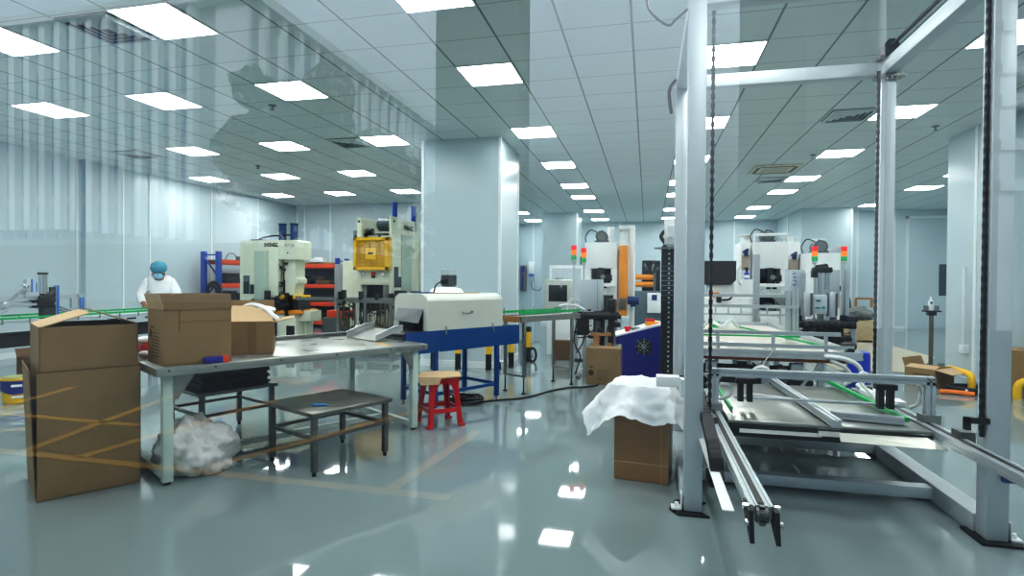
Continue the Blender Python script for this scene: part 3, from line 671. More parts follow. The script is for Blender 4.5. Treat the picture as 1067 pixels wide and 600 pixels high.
# ------------------------------------------------------------------ white presses in the background
def white_press(name, label, x, y, w, d, h, cyls=(), motor_at=.5, flip=False, roll=None):
    t = thing(name, label, 'press machine', (x, y, 0))
    def bb(parts, nm, m, bev=.01):
        b = M()
        for a, c in parts: b.box(a, c, bev)
        return b.build(nm, m, t)
    bb([((0,0,0),(.2*w,d,h)), ((.8*w,0,0),(w,d,h)), ((0,d*.5,0),(w,d,h))], 'frame', white)
    bb([((.02*w,-.02,.745*h),(.98*w,d*.5,h))], 'crown', white)
    bb([((.2*w,.02,.28*h),(.8*w,d*.5,.34*h)), ((.22*w,-.01,0),(.78*w,d*.5,.28*h))], 'bed', white)
    bb([((.05*w,-.12,.565*h),(.95*w,d*.5,.6*h)), ((.2*w,-.03,.48*h),(.8*w,d*.5,.565*h))], 'slide', white)
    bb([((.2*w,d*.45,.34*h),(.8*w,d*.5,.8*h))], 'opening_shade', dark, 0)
    b = M(); b.box((.4*w,-.06,.61*h),(.58*w,.2,.75*h),.01); b.box((.22*w,.02,.66*h),(.42*w,.2,.735*h),.01); b.box((.58*w,-.02,.62*h),(.84*w,.2,.68*h),.01); clutter(b,(.3*w,-.05,.61*h),(.75*w,.1,.74*h),10,int(x*100)); b.build('die_block', blackm, t)
    b = M(); b.cyl((.56*w,-.08,.66*h),(.56*w,0,.66*h),.05); b.build('die_knob', steel, t)
    bb([((.3*w,.0,.34*h),(.7*w,.25,.37*h)), ((.35*w,.05,.37*h),(.6*w,.25,.41*h))], 'tool', dsteel)
    for k in range(4):
        b = M(); xx = w*(.29+.14*k); b.cyl((xx,-.045,.525*h),(xx,-.02,.525*h),.035*w+.01,seg=16); g = b.build('gauge', chrome, t)
        b = M(); b.cyl((xx,-.05,.525*h),(xx,-.044,.525*h),.03*w,seg=16); b.build('dial', white, g)
    for xx in (.45, .62):
        b = M(); b.box((w*xx-.045,-.04,.548*h),(w*xx+.045,-.025,.575*h)); b.build('display', glassd, t)
    mz = h+.13; mx_ = motor_at*w
    b = M(); b.cyl((mx_,.05,mz),(mx_,.4,mz),.13,seg=20); b.box((mx_-.15,.08,h),(mx_+.15,.38,h+.05)); b.lathe([(.02,0),(.02,.1)],(mx_,.2,mz+.05),seg=8)
    mo = b.build('motor', motor, t)
    b = M(); b.lathe([(.08,0),(.095,-.01),(.095,-.03)],(0,0,0),seg=20); b.bm.transform(Matrix.Translation((mx_,.03,mz)) @ Matrix.Rotation(PI/2,4,'X')); b.build('fan_cowl', greyd, mo)
    for cx, cy, hh in cyls:
        b = M(); b.lathe([(.1,0),(.1,hh-.03),(.15,hh-.03),(.15,hh)],(cx,cy,h),seg=20); b.build('air_cylinder', white, t)
    b = M(); b.tube([(mx_-.1,.1,mz+.1),(mx_-.25,.1,mz+.15),(mx_-.35,.1,mz),(mx_-.33,.05,h)], .012); b.build('cable', cable, t)
    return t, bb
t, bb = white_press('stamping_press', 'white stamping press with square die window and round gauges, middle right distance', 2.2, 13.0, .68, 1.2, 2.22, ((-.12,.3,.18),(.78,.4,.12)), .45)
bb([((-.24,.1,0),(-.04,1.0,2.22))], 'side_column', white); bb([((.7,.1,0),(.95,1.0,2.22))], 'side_column', white)
bb([((.02,-.02,2.34),(.66,.03,2.4)), ((.0,-.02,2.2),(.04,.03,2.4)), ((.64,-.02,2.2),(.68,.03,2.4))], 'top_guard', white)
bb([((-.22,.06,1.62),(-.06,.1,1.95))], 'beige_cover', mat('beige_cover', rgb(176,160,146), .6)); bb([((.72,.06,1.55),(.9,.1,1.85))], 'beige_cover', MATS['beige_cover'])
b = M()
for q in ((-.2,2.0),(.76,1.93)): b.cyl((q[0],.0,q[1]),(q[0]+.1,.05,q[1]+.06),.03); b.box((q[0]+.02,.0,q[1]-.08),(q[0]+.1,.08,q[1]+.02))
b.build('air_regulator', motorb, t)
b = M(); b.tube([(-.2,-.05,1.3),(-.3,-.1,1.35),(-.32,-.1,1.6),(-.25,-.05,1.7)], .02); b.build('white_hose', hose, t)
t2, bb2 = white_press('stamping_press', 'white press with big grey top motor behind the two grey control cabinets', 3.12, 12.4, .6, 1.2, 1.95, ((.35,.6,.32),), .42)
bb2([((.02,-.03,.2),(.58,.0,1.92))], 'front_panel', white); bb2([((.6,.0,0),(.66,.9,2.1))], 'side_post', alu)
bb2([((.38,-.08,1.2),(.58,-.02,1.3))], 'terminal_box', blackm)
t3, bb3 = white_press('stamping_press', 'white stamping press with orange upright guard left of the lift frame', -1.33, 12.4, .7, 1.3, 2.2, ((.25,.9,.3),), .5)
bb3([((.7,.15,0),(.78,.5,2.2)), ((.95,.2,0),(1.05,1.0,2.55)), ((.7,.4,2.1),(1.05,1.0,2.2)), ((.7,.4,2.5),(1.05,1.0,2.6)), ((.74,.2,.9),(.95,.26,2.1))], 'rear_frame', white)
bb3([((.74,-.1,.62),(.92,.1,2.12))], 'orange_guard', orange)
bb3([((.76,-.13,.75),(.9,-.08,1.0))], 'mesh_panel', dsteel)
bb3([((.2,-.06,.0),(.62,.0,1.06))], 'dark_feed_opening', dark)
b = M(); b.lathe([(.12,0),(.12,.45)],(.86,.6,2.15),seg=18); b.lathe([(.08,0),(.08,.4)],(.5,.8,2.2),seg=18); b.build('air_cylinder', white, t3)
b = M(); b.cyl((.92,-.02,.95),(1.16,-.02,.95),.09); b.box((.98,-.1,.82),(1.1,.05,.88)); b.build('blue_motor', motorb, t3)
bb3([((-.1,-.05,1.72),(0,.05,1.9)), ((-.13,-.02,1.25),(-.02,.04,1.5))], 'switch_box', blackm)
# dark machine behind the left press with orange rollers
t = thing('slitting_machine', 'dark far machine with orange rollers beside the lift frame post', 'machine', (-.1, 16.0, 0))
b = M(); b.box((-.3,0,0),(.7,.8,1.1), .02); b.build('machine_base', mat('teal_grey', rgb(92,108,116), .5), t)
b = M(); b.box((-.05,.3,1.1),(.45,.36,1.95), .02); b.build('dark_screen_panel', glassd, t)
for z in (1.28, 1.48):
    b = M(); b.cyl((-.22,.05,z),(.26,.05,z),.075,seg=18); b.build('orange_roller', orange, t)
b = M(); b.box((-.34,.0,1.1),(-.24,.12,1.7)); b.box((.26,0,1.1),(.33,.12,1.6)); b.build('roller_bracket', dsteel, t)
b = M(); b.box((.1,-.1,.5),(.5,0,1.05), .02); c_ = b.build('control_box', white, t)
b = M(); b.box((.22,-.11,.85),(.36,-.1,1.0)); b.build('display', mat('lcd_blue', rgb(60,70,130), .3), c_)
# machine with large dark window left of the right press
t = thing('window_machine', 'low machine with wide dark viewing window and amber fittings behind the table', 'machine', (1.2, 12.0, 0))
b = M(); b.box((-.1,0,0),(.9,.8,1.05), .02); b.build('machine_base', white, t)
b = M(); b.prism([(-.1,1.3),(.42,1.3),(.52,1.4),(.52,1.78),(-.1,1.78)], 'y', .0, .5); b.build('dark_hood', black, t)
b = M(); b.alu((.86,-.05,0),(.86,-.05,1.9),.06); b.alu((.92,-.05,0),(.92,-.05,1.9),.05); b.build('upright', alu, t)
b = M(); b.box((.05,-.03,1.05),(.2,.05,1.15)); b.build('amber_box', orange, t)
b = M(); b.box((.15,-.06,.95),(.24,.0,1.12)); b.tube([(.25,-.04,1.0),(.4,-.05,1.02),(.45,-.02,1.12)], .02); b.build('fittings', blackm, t)
b = M(); b.box((.0,.1,1.05),(.5,.4,1.3)); b.build('hood_shelf', white, t)
# spray bottle on the press column
t = thing('spray_bottle', 'small blue and white bottle with black cap by the right press', 'bottle', (2.05, 12.85, 1.42))
b = M(); b.lathe([(.05,0),(.055,.02),(.055,.12),(.02,.17)], seg=14); b.build('bottle_body', mat('bottle_blue', rgb(40,80,190), .3), t)
b = M(); b.lathe([(.056,.03),(.056,.09)], seg=14); b.build('bottle_label', tapewhite, t)
b = M(); b.lathe([(.022,.17),(.03,.18),(.03,.24)], seg=12); b.box((-.05,-.015,.22),(.03,.015,.25)); b.build('cap', black, t)
b = M(); b.box((1.95,12.75,0),(2.16,13.0,1.42), .01); tag(b.build('side_cabinet', white), 'narrow white side cabinet carrying the blue spray bottle', 'cabinet')
# ------------------------------------------------------------------ work bench and what stands on it (front left)
AB = math.radians(59.54)
U = Vector((.507, .862, 0)); Nn = Vector((-.862, .507, 0)); FL = Vector((-3.04, 3.03, 0))
def bw(u, v, z=0): return FL + U*u + Nn*v + Vector((0,0,z))
t = thing('work_bench', 'long stainless work bench with mint white legs in the left foreground', 'bench', FL, AB)
BZ = .775
b = M(); b.box((-.05,-.05,BZ-.055),(2.1,1.18,BZ), .004)
top = b.build('bench_top', mat('bench_sheet', rgb(168,172,166), .3, .75, var=.1, scale=5, rvar=.1), t)
b = M(); b.box((-.05,1.165,BZ),(2.1,1.18,BZ+.03)); b.box((-.05,1.12,BZ+.03),(2.1,1.18,BZ+.036)); b.build('back_rim', steel, t)
b = M()
for u in (.02,.3,.75,1.2,1.7,2.05): b.cyl((u,-.054,BZ-.02),(u,-.049,BZ-.02),.008,seg=8)
b.build('rivet', dsteel, t)
b = M(); b.sheet([(1.72,.06,BZ+.001),(1.78,.06,BZ+.001),(1.82,.3,BZ+.001),(1.76,.3,BZ+.001)], .001); b.build('orange_tape', mat('masking_tape', rgb(214,168,104), .6), t)
for u, v in ((0,0),(1.97,0),(0,1.08),(1.97,1.08)):
    b = M(); b.box((u,v,.02),(u+.06,v+.06,BZ-.055), .003); lg = b.build('leg', mint, t)
    b = M(); b.cyl((u+.03,v+.03,0),(u+.03,v+.03,.022),.022,seg=12); b.build('foot', black, lg)
b = M()
for u, s in ((.06,1),(1.97,-1)):
    b.prism([(u,BZ-.055),(u+s*.13,BZ-.055),(u+s*.03,BZ-.21),(u,BZ-.22)], 'y', -.006, .002)
b.build('corner_gusset', steel, t)
for u in (.005, 1.975):
    b = M(); b.box((u,.06,.03),(u+.05,1.08,.075)); b.build('floor_rail', mint, t)
b = M(); b.box((.055,.47,.032),(1.975,.52,.073)); b.build('floor_rail', mint, t)

def carton(name, label, loc, rz, w, d, h, flaps=(), m=card, tape_on=None, group=None, open_top=True):
    """box of local size w x d x h, origin at the near left corner; flaps = [(side, length, angle above horizontal, outward)]"""
    t = thing(name, label, 'box', loc, rz, group)
    th = .006
    b = M()
    b.box((0,0,0),(w,d,th)); b.box((0,0,0),(w,th,h)); b.box((0,d-th,0),(w,d,h)); b.box((0,th,0),(th,d-th,h)); b.box((w-th,th,0),(w,d-th,h))
    b.build('carton_body', m, t)
    for side, ln, ang, fm in flaps:
        a = math.radians(ang); c, s_ = math.cos(a)*ln, math.sin(a)*ln
        P = {'front': [(0,0,h),(w,0,h),(w*.98,-c,h+s_),(w*.02,-c,h+s_)], 'back': [(0,d,h),(w,d,h),(w*.98,d+c,h+s_),(w*.02,d+c,h+s_)],
             'left': [(0,0,h),(0,d,h),(-c,d*.98,h+s_),(-c,d*.02,h+s_)], 'right': [(w,0,h),(w,d,h),(w+c,d*.98,h+s_),(w+c,d*.02,h+s_)]}[side]
        b = M(); b.sheet(P, .005); b.build('flap', fm, t)
    return t
# tall carton standing on the floor, two cartons nested one into the other
t = thing('tall_carton', 'tall double brown carton standing on the floor at far left foreground', 'box', (-3.54, 2.62, 0), math.radians(58))
w_, d_ = .53, .58
b = M(); th = .007
for a, c in (((0,0,0),(w_,th,.78)), ((0,d_-th,0),(w_,d_,.78)), ((w_-th,0,0),(w_,d_,.78)), ((0,0,0),(w_,d_,.01))): b.box(a, c)
b.build('outer_carton', card, t)
b = M(); b.sheet([(-.002,.05,0),(-.002,d_,0),(-.03,d_,.8),(-.035,.05,.79)], .006); b.build('loose_side', card, t)
b = M(); i = .012
for a, c in (((i,i,.3),(w_-i,i+th,1.05)), ((i,d_-i-th,.3),(w_-i,d_-i,1.05)), ((i,i,.3),(i+th,d_-i,1.05)), ((w_-i-th,i,.3),(w_-i,d_-i,1.05)), ((i,i,.3),(w_-i,d_-i,.31))): b.box(a, c)
b.build('inner_carton', card, t)
b = M(); b.sheet([(i,i,1.05),(i,d_-i,1.05),(w_*.52,d_-i,1.135),(w_*.52,i+.1,1.13)], .006); b.build('flap', cardl, t)
b = M(); b.sheet([(w_-i,i,1.05),(w_-i,d_-i,1.05),(w_*.53,d_-i,1.145),(w_*.53,i+.1,1.138)], .006); b.build('flap', card, t)
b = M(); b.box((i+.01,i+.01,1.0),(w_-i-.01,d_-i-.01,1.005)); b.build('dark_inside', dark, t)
b = M()
b.box((.0,-.0012,.775),(w_,.0005,.781)); b.build('seam_shadow', cardd, t)  # dark strip drawn as the shadow line at the outer carton's rim
# carton A: open, flaps up
p = bw(.01, .03, BZ)
t = carton('open_carton', 'large open brown carton with upright flaps on the near end of the bench', p, AB, .42, .37, .37,
    (('front',.1,86,card),('back',.1,84,card),('left',.1,75,cardl),('right',.1,95,card)))
b = M()
for k in range(8): b.box((-.001,.1,.05+.022*k),(.0005,.26+.02*(k%3),.055+.022*k))
b.box((-.001,.22,.24),(.0005,.3,.25)); b.cyl((-.001,.3,.2),(.0005,.3,.2),.03,seg=12); b.build('dark_print', ink, t)
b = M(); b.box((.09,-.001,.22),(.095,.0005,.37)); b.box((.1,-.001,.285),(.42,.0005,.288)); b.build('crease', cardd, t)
# carton B
p = bw(.47, .37, BZ)
t = carton('taped_carton', 'smaller brown carton with tape strip and light raised flap beside the open carton', p, math.radians(34), .37, .33, .245,
    (('back',.16,80,card),('right',.15,12,cardl),('left',.15,70,card)))
b = M(); b.sheet([(0,0,.247),(.37,0,.247),(.33,.2,.36),(.03,.2,.36)], .005); b.build('front_flap', cardl, t)
b = M(); b.box((.19,-.0015,0),(.25,.0005,.245)); b.build('tape_strip', tape, t)
b = M(); b.tube([(.12,.3,.33),(.2,.22,.37),(.3,.15,.345),(.36,.08,.29),(.4,.06,.26)], .02, seg=6); b.ball((.3,.2,.33),.06,(1.4,1,.5)); b.build('white_film', plastic, t)
# flat blue and orange packet at the bench edge
p = bw(.24, -.03, BZ)
t = thing('blue_packet', 'small blue and orange packet lying at the bench front edge', 'packet', p, AB)
b = M(); b.box((0,0,0),(.155,.045,.042), .003); b.build('packet_body', mat('packet_blue', rgb(30,36,150), .4), t)
b = M(); b.box((.115,-.001,.002),(.156,.046,.0425)); b.build('orange_end', mat('packet_orange', rgb(240,80,40), .4), t)
# red and white packets at the left end
p = bw(.03, .62, BZ)
t = thing('red_packet', 'red and white crumpled packet between the tall carton and the open carton', 'packet', p, AB)
b = M(); b.box((0,0,0),(.12,.16,.1), .02); b.build('packet_body', mat('packet_red', rgb(210,30,34), .4), t)
b = M(); b.ball((.03,.06,.12),.05,(1.3,1,.6)); b.ball((.0,-.04,.03),.04,(1,1,.6)); b.build('white_wrap', plastic, t)
p = bw(1.0, 1.06, BZ)
t = thing('white_tub', 'small white tub with blue mark at the rear edge of the bench', 'tub', p, 0)
b = M(); b.lathe([(.055,0),(.068,.075),(.074,.08),(.074,.09),(.062,.09),(.052,.01)], seg=22, cap=False); b.lathe([(.05,.002),(.05,.008)], seg=22); b.build('tub_body', white, t)
b = M(); b.cbox((.0,-.061,.035),(.035,.004,.02)); b.build('blue_mark', motorb, t)
# slide chute from the tunnel to the bench
t = thing('slide_chute', 'grey steel slide chute at the far end of the bench below the tunnel mouth', 'chute', bw(1.84,.4,BZ), AB)
prof = [(0,.004),(.2,.072),(.3,.082)]
b = M()
for (ua, za), (ub, zb) in zip(prof, prof[1:]): b.sheet([(ua,0,za),(ub,0,zb),(ub,.52,zb),(ua,.52,za)], .004)
b.build('chute_floor', steel, t)
for v in (0, .52):
    b = M()
    for (ua, za), (ub, zb) in zip(prof, prof[1:]): b.prism([(ua,za),(ub,zb),(ub,zb+.055),(ua,za+.055)], 'y', v-.004, v+.004); b.prism([(ua,za+.055),(ub,zb+.055),(ub,zb+.06),(ua,za+.06)], 'y', v-.014, v+.014)
    b.build('side_wall', mat('chute_zinc', rgb(196,200,202), .35, .5), t)

# ------------------------------------------------------------------ low steel stools
def steel_stool(label, loc, rz, w, d, h, group='low steel stools'):
    t = thing('steel_stool', label, 'stool', loc, rz, group); lg = .038
    b = M(); b.box((-.02,-.02,h-.028),(w+.02,d+.02,h), .003); b.build('seat', mat('stool_sheet', rgb(120,120,114), .34, .8, var=.25, scale=7, rvar=.12), t)
    for x in (0, w-lg):
        for y in (0, d-lg):
            b = M(); b.box((x,y,.03),(x+lg,y+lg,h-.028), .003); l_ = b.build('leg', dsteel, t)
            b = M(); b.cyl((x+lg/2,y+lg/2,0),(x+lg/2,y+lg/2,.035),.014,seg=10); b.build('foot', black, l_)
    z = h*.55
    for a, c in (((lg,.008,z),(w-lg,.03,z+.025)), ((lg,d-.03,z),(w-lg,d-.008,z+.025)), ((.008,lg,z),(.03,d-lg,z+.025)), ((w-.03,lg,z),(w-.008,d-lg,z+.025))):
        b = M(); b.box(a, c); b.build('stretcher', dsteel, t)
    return t
steel_stool('low worn steel stool in front of the bench with a blue knife on it', (-2.2,3.42,0), math.radians(65.4), .65, .58, .44)
steel_stool('low steel stool under the bench carrying a black stack', (-3.40,3.74,0), math.radians(66), .62, .6, .45)
t = thing('black_sheet_stack', 'thick stack of black sheets lying on the stool under the bench', 'sheets', (-3.40,3.74,.45), math.radians(66))
b = M()
for k in range(9):
    o_ = .01*math.sin(k*1.9); b.box((.02+o_,.03-o_,.016*k),(.58+o_,.55-o_,.016*k+.0145))
b.build('black_sheets', black, t)
t = thing('utility_knife', 'blue utility knife lying on the front steel stool', 'knife', (-2.34,3.62,.44), math.radians(12))
b = M(); b.box((0,-.011,.0),(.11,.011,.016), .004); b.build('knife_handle', mat('knife_blue', rgb(40,130,190), .4), t)
b = M(); b.prism([(.11,-.007),(.23,-.007),(.25,.007),(.11,.007)], 'z', .006, .008); b.build('blade', chrome, t)
t = thing('packing_sheet', 'wrinkled grey packing offcut on the rear corner of the front stool', 'offcut', (-2.25,4.0,.44), 0.4)
b = M(); b.sheet([(0,0,.002),(.1,.01,.004),(.11,.04,.004),(.01,.03,.002)], .003); b.build('offcut_sheet', steel, t)
# plastic bag under the bench
bagm = mat('bag_film', rgb(246,246,243), .25, var=.02, scale=7, bump=.5, alpha=.8)
_b = bagm.node_tree.nodes['Principled BSDF']; _b.inputs['Subsurface Weight'].default_value = .6; _b.inputs['Subsurface Radius'].default_value = (.3,.3,.3); _b.inputs['Subsurface Scale'].default_value = .3
def blob(c, r, sc, seed, amp=.25, sub=4, fr_=2.2, flat=None):
    b = M(); vs = bmesh.ops.create_icosphere(b.bm, subdivisions=sub, radius=1)['verts']; off = Vector((seed*3.1, seed*1.7, seed))
    for v in vs:
        n1 = noise.noise(v.co*fr_+off); n2 = abs(noise.noise(v.co*fr_*2.3+off)); n3 = abs(noise.noise(v.co*fr_*5+off)); k = 1+amp*n1-amp*.8*n2-amp*.35*n3
        p = Vector((v.co.x*k*sc[0]*r, v.co.y*k*sc[1]*r, v.co.z*k*sc[2]*r)) + Vector(c)
        if flat is not None and p.z < flat: p.z = flat + .004*(n1+1)
        v.co = p
    return b
t = thing('plastic_bag', 'crumpled translucent white plastic bag behind the front left bench leg', 'bag', (-3.10,3.36,0))
b = blob((0,0,.14),.28,(.95,.85,.88),5.0,.26,5,1.5,.0)
for v in b.bm.verts:
    dv = noise.voronoi(Vector((v.co.x,v.co.y,v.co.z))*9.0)[0]; q = .05*(dv[1]-dv[0])-.012
    if v.co.z > .01:
        nn = Vector((v.co.x,v.co.y,v.co.z-.1)).normalized(); v.co += nn*q*1.3
b.build('bag_body', bagm, t)
t.children[0].data.set_sharp_from_angle(angle=PI)
# ------------------------------------------------------------------ heat tunnel with blue conveyor
TO = Vector((-2.09,5.40,0)); t = thing('shrink_tunnel', 'grey white heat tunnel on a blue conveyor stand behind the bench', 'machine', TO, AB)
for s in (.0, .88):
    for v in (0, .55):
        b = M(); b.box((s,v,.05),(s+.045,v+.045,.64), .003); lg = b.build('leg', blue, t)
        b = M(); b.cyl((s+.022,v+.022,0),(s+.022,v+.022,.05),.012,seg=8); b.lathe([(.035,0),(.03,.012)],(s+.022,v+.022,0),seg=12); b.build('foot', steel, lg)
for a, c in (((.045,.01,.17),(.88,.035,.205)), ((.045,.56,.17),(.88,.585,.205)), ((.01,.045,.17),(.035,.55,.205)), ((.89,.045,.17),(.915,.55,.205))):
    b = M(); b.box(a, c); b.build('stretcher', blue, t)
b = M(); b.box((-.37,-.01,.62),(1.24,.0,.84)); b.box((-.37,.6,.62),(1.24,.61,.84)); b.box((-.05,0,.62),(1.2,.6,.66)); b.build('side_panel', blue, t)
b = M(); b.box((-.36,.02,.8),(1.23,.58,.825)); b.cyl((-.35,.02,.80),(-.35,.58,.80),.03); b.cyl((1.22,.02,.80),(1.22,.58,.80),.03); b.build('mesh_belt', dsteel, t)
b = M(); hood = [(0,.84),(0,1.14),(.02,1.17),(.1,1.21),(.5,1.21),(.56,1.18),(.58,1.14),(.58,.84),(.5,.84),(.5,1.04),(.08,1.04),(.08,.84)]
b.prism(hood, 'x', -.09, .97); b.build('hood', mat('hood_paint', rgb(206,210,200), .4, var=.03), t)
b = M(); b.sheet([(-.095,.07,1.055),(-.095,.51,1.055),(-.16,.49,.93),(-.15,.08,.915)], .004); b.build('curtain_flap', mat('curtain_grey', rgb(120,126,130), .45, var=.1), t)
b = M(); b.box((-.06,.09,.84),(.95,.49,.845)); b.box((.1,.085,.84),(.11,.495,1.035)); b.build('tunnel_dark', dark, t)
b = M(); b.tube([(.36,-.004,1.02),(.375,-.03,1.005),(.43,-.035,1.0),(.485,-.03,1.01),(.5,-.004,1.025)], .008); b.build('hood_handle', steel, t)
for s in (.13,.80):
    b = M(); b.box((s-.01,-.022,.8),(s+.01,-.008,.88)); b.cyl((s,-.03,.8),(s,-.008,.8),.012,seg=10); b.build('latch', chrome, t)
b = M()
for s, z in ((-.2,.68),(-.13,.69),(.88,.63),(.04,.63)): b.cyl((s,-.016,z),(s,-.009,z),.009,seg=8)
b.build('panel_bolt', chrome, t)
b = M(); b.lathe([(.2,0),(.16,.05),(.09,.07)],(.42,.33,1.21),seg=24); b.build('fan_base', white, t)
b = M(); b.lathe([(.075,.07),(.075,.2)],(.45,.33,1.21),seg=22)
for k in range(14):
    a = 2*PI*k/14; b.cbox((.45+.08*math.cos(a),.33+.08*math.sin(a),1.35),(.015,.006,.11),rot=(0,0,a))
fm_ = b.build('fan_motor', motor, t)
b = M(); b.lathe([(.085,.2),(.085,.26),(.07,.265)],(.45,.33,1.21),seg=22); b.build('motor_cover', grey, fm_)
b = M(); b.box((.33,.27,1.31),(.39,.33,1.36), .006); b.tube([(.36,.3,1.34),(.3,.3,1.33),(.24,.3,1.29),(.22,.3,1.22)], .008); b.build('motor_cable', cable, t)
b = M(); b.box((.14,.12,1.21),(.72,.26,1.217)); ob = b.build('cardboard_strip', mat('strip_brown', rgb(176,140,96), .8), None); ob.location = TO; ob.rotation_euler = (0,0,AB); tag(ob, 'brown cardboard strip lying on top of the heat tunnel', 'cardboard')
b = M(); b.box((.06,.3,1.21),(.22,.45,1.224)); ob = b.build('blue_booklet', motorb, None); ob.location = TO; ob.rotation_euler = (0,0,AB); tag(ob, 'thin blue booklet on top of the heat tunnel left of the fan', 'booklet')
# ------------------------------------------------------------------ red stool with a cardboard sheet
t = thing('plastic_stool', 'bright red plastic stool by the far bench leg', 'stool', (-1.90,5.03,0), math.radians(42))
for sx in (-1,1):
    for sy in (-1,1):
        b = M()
        for fl in (0,1):                               # an L of two slanting plates with an arched inner edge
            prof_ = [(.135,.43),(.0,.43),(.03,.40),(.07,.37),(.085,.33),(.105,.2),(.125,.02),(.17,.02)]
            def at_(h_, z_, o_): 
                f_ = .128+(.163-.128)*(.43-z_)/.41-o_
                return (sx*h_, sy*f_, z_) if fl == 0 else (sx*f_, sy*h_, z_)
            k_ = len(prof_); b.raw([at_(h_,z_,0) for h_,z_ in prof_]+[at_(h_,z_,.012) for h_,z_ in prof_],
                [(j,(j+1)%k_,k_+(j+1)%k_,k_+j) for j in range(k_)]+[tuple(range(k_-1,-1,-1)),tuple(range(k_,2*k_))])
        b.cbox((sx*.158,sy*.158,.012),(.06,.06,.024),.006); b.build('leg', red, t)
b = M(); b.box((-.15,-.15,.43),(.15,.15,.455), .012); b.box((-.14,-.14,.40),(.14,.14,.43)); b.build('seat', red, t)
b = M()
for s in (-1,1):
    b.box((-.15,s*.148-.006,.13),(.15,s*.148+.006,.17)); b.box((s*.148-.006,-.15,.13),(s*.148+.006,.15,.17))
b.build('stretcher', red, t)
t = thing('cardboard_sheet', 'ragged brown cardboard sheet laid over the red stool', 'cardboard', (-1.90,5.03,.455), math.radians(20))
b = M(); b.prism([(-.19,-.17),(.02,-.2),(.2,-.12),(.19,.15),(-.02,.19),(-.18,.14)], 'z', .001, .012); b.sheet([(-.19,-.17,.01),(.02,-.2,.01),(.0,-.215,-.05),(-.17,-.19,-.06)], .005); b.sheet([(-.185,-.15,.01),(-.19,.1,.01),(-.24,.06,-.03),(-.235,-.12,-.05)], .005); b.build('sheet', cardl, t)
# black cable coil and line
b = M()
for k in range(7):
    r_ = .15+.018*(k%3); cx = -1.93+.012*math.sin(k*2.1); cy = 5.96+.015*math.cos(k*1.7)
    b.tube([(cx+r_*1.05*math.cos(a), cy+r_*.8*math.sin(a), .012+.011*k+.006*math.sin(3*a+k)) for a in [2*PI*q/10 for q in range(10)]], .008, seg=6, closed=True)
b.tube([(-2.35,5.55,.02),(-2.3,5.75,.02),(-2.1,5.9,.03),(-1.95,6.1,.05)], .008, seg=6)
tag(b.build('cable_coil', cable), 'coil of black cable on the floor under the blue conveyor', 'cable')
b = M(); b.tube([(-1.78,6.0,.01),(-1.6,6.15,.01),(-1.35,6.35,.01),(-1.15,6.8,.01),(-.95,7.1,.01),(-.75,7.2,.01),(-.62,7.35,.012),(-.62,7.55,.012)], .012, seg=8)
tag(b.build('power_cable', cable), 'black cable running across the floor from the coil to the feeder', 'cable')
# ------------------------------------------------------------------ exit conveyor with green belt guide
t = thing('belt_conveyor', 'narrow steel conveyor with green guide leading out of the tunnel', 'conveyor', TO+U*1.28, AB)
L_ = 1.15
b = M(); b.box((0,0,.86),(L_,.02,.93)); b.box((0,.33,.86),(L_,.35,.93)); b.build('side_frame', steel, t)
b = M(); b.box((0,.02,.9),(L_,.33,.915)); b.build('belt', mat('belt_grey', rgb(150,158,156), .5), t)
for v in (.0,.33):
    b = M(); b.box((-.02,v,.955),(L_,v+.018,.985)); b.build('green_guide', greenb, t)
    b = M()
    for q in (.06,.6,1.1): b.cyl((q,v+.009,.92),(q,v+.009,1.02),.006,seg=8)
    b.build('guide_post', steel, t)
for s in (.06, .98):
    for v in (.01,.32):
        b = M(); b.box((s,v,.22),(s+.04,v+.03,.86), .002); lg = b.build('leg', steel, t)
        b = M(); b.cyl((s+.02,v+.015,.02),(s+.02,v+.015,.24),.009,seg=8); b.lathe([(.03,0),(.028,.012),(.012,.022)],(s+.02,v+.015,0),seg=12); b.build('levelling_foot', black, lg)
    b = M(); b.box((s,.01,.2),(s+.04,.35,.225)); b.build('cross_tie', steel, t)
b = M(); b.box((-.02,.02,.86),(.03,.33,.93)); b.build('wood_packing', wood, t)
# ------------------------------------------------------------------ feeder group beyond it
t = thing('feeder_cabinet', 'grey upright feeder cabinet on dark framework at the end of the green conveyor', 'machine', (-.75,8.1,0))
b = M(); b.box((-.19,.0,.93),(.12,.4,1.38), .012); b.build('cabinet', grey, t)
b = M(); b.box((.06,-.004,.94),(.065,.0,1.37)); b.build('door_seam', greyd, t)
b = M(); b.box((-.3,-.15,.82),(.35,.45,.9), .01); b.box((-.2,-.2,.6),(-.05,0,.85)); b.box((.05,-.1,.45),(.3,.2,.82), .02); b.cyl((-.1,-.22,.88),(.25,-.22,.88),.04); b.box((.2,.0,.9),(.32,.3,1.1), .02); clutter(b,(-.25,-.2,.55),(.35,.1,.95),34,21); b.build('feed_head', blackm, t)
for x, y in ((-.28,-.1),(-.1,-.12),(.2,-.1),(-.28,.4),(.3,.4)):
    b = M(); b.alu((x,y,0),(x,y,.82),.045); b.build('leg', alu, t)
b = M(); b.box((-.25,-.06,.2),(.2,-.0,.25)); b.box((-.2,-.25,.0),(-.17,.1,.03)); b.box((.05,-.16,.5),(.12,-.1,.8)); b.build('lower_brace', dsteel, t)
b = M(); b.tube([(-.45,-.2,1.0),(-.35,-.2,1.02),(-.2,-.18,1.0),(-.1,-.15,.95)], .018); b.tube([(-.35,-.25,.9),(-.28,-.25,1.1),(-.18,-.1,1.04)], .012); b.build('white_arm', hose, t)
b = M(); b.tube([(-.2,-.16,.8),(-.24,-.18,.5),(-.15,-.2,.3),(-.22,-.2,.05)], .01); b.tube([(-.12,-.16,.8),(-.1,-.2,.55),(-.2,-.2,.35)], .009); b.build('hanging_cable', cable, t)
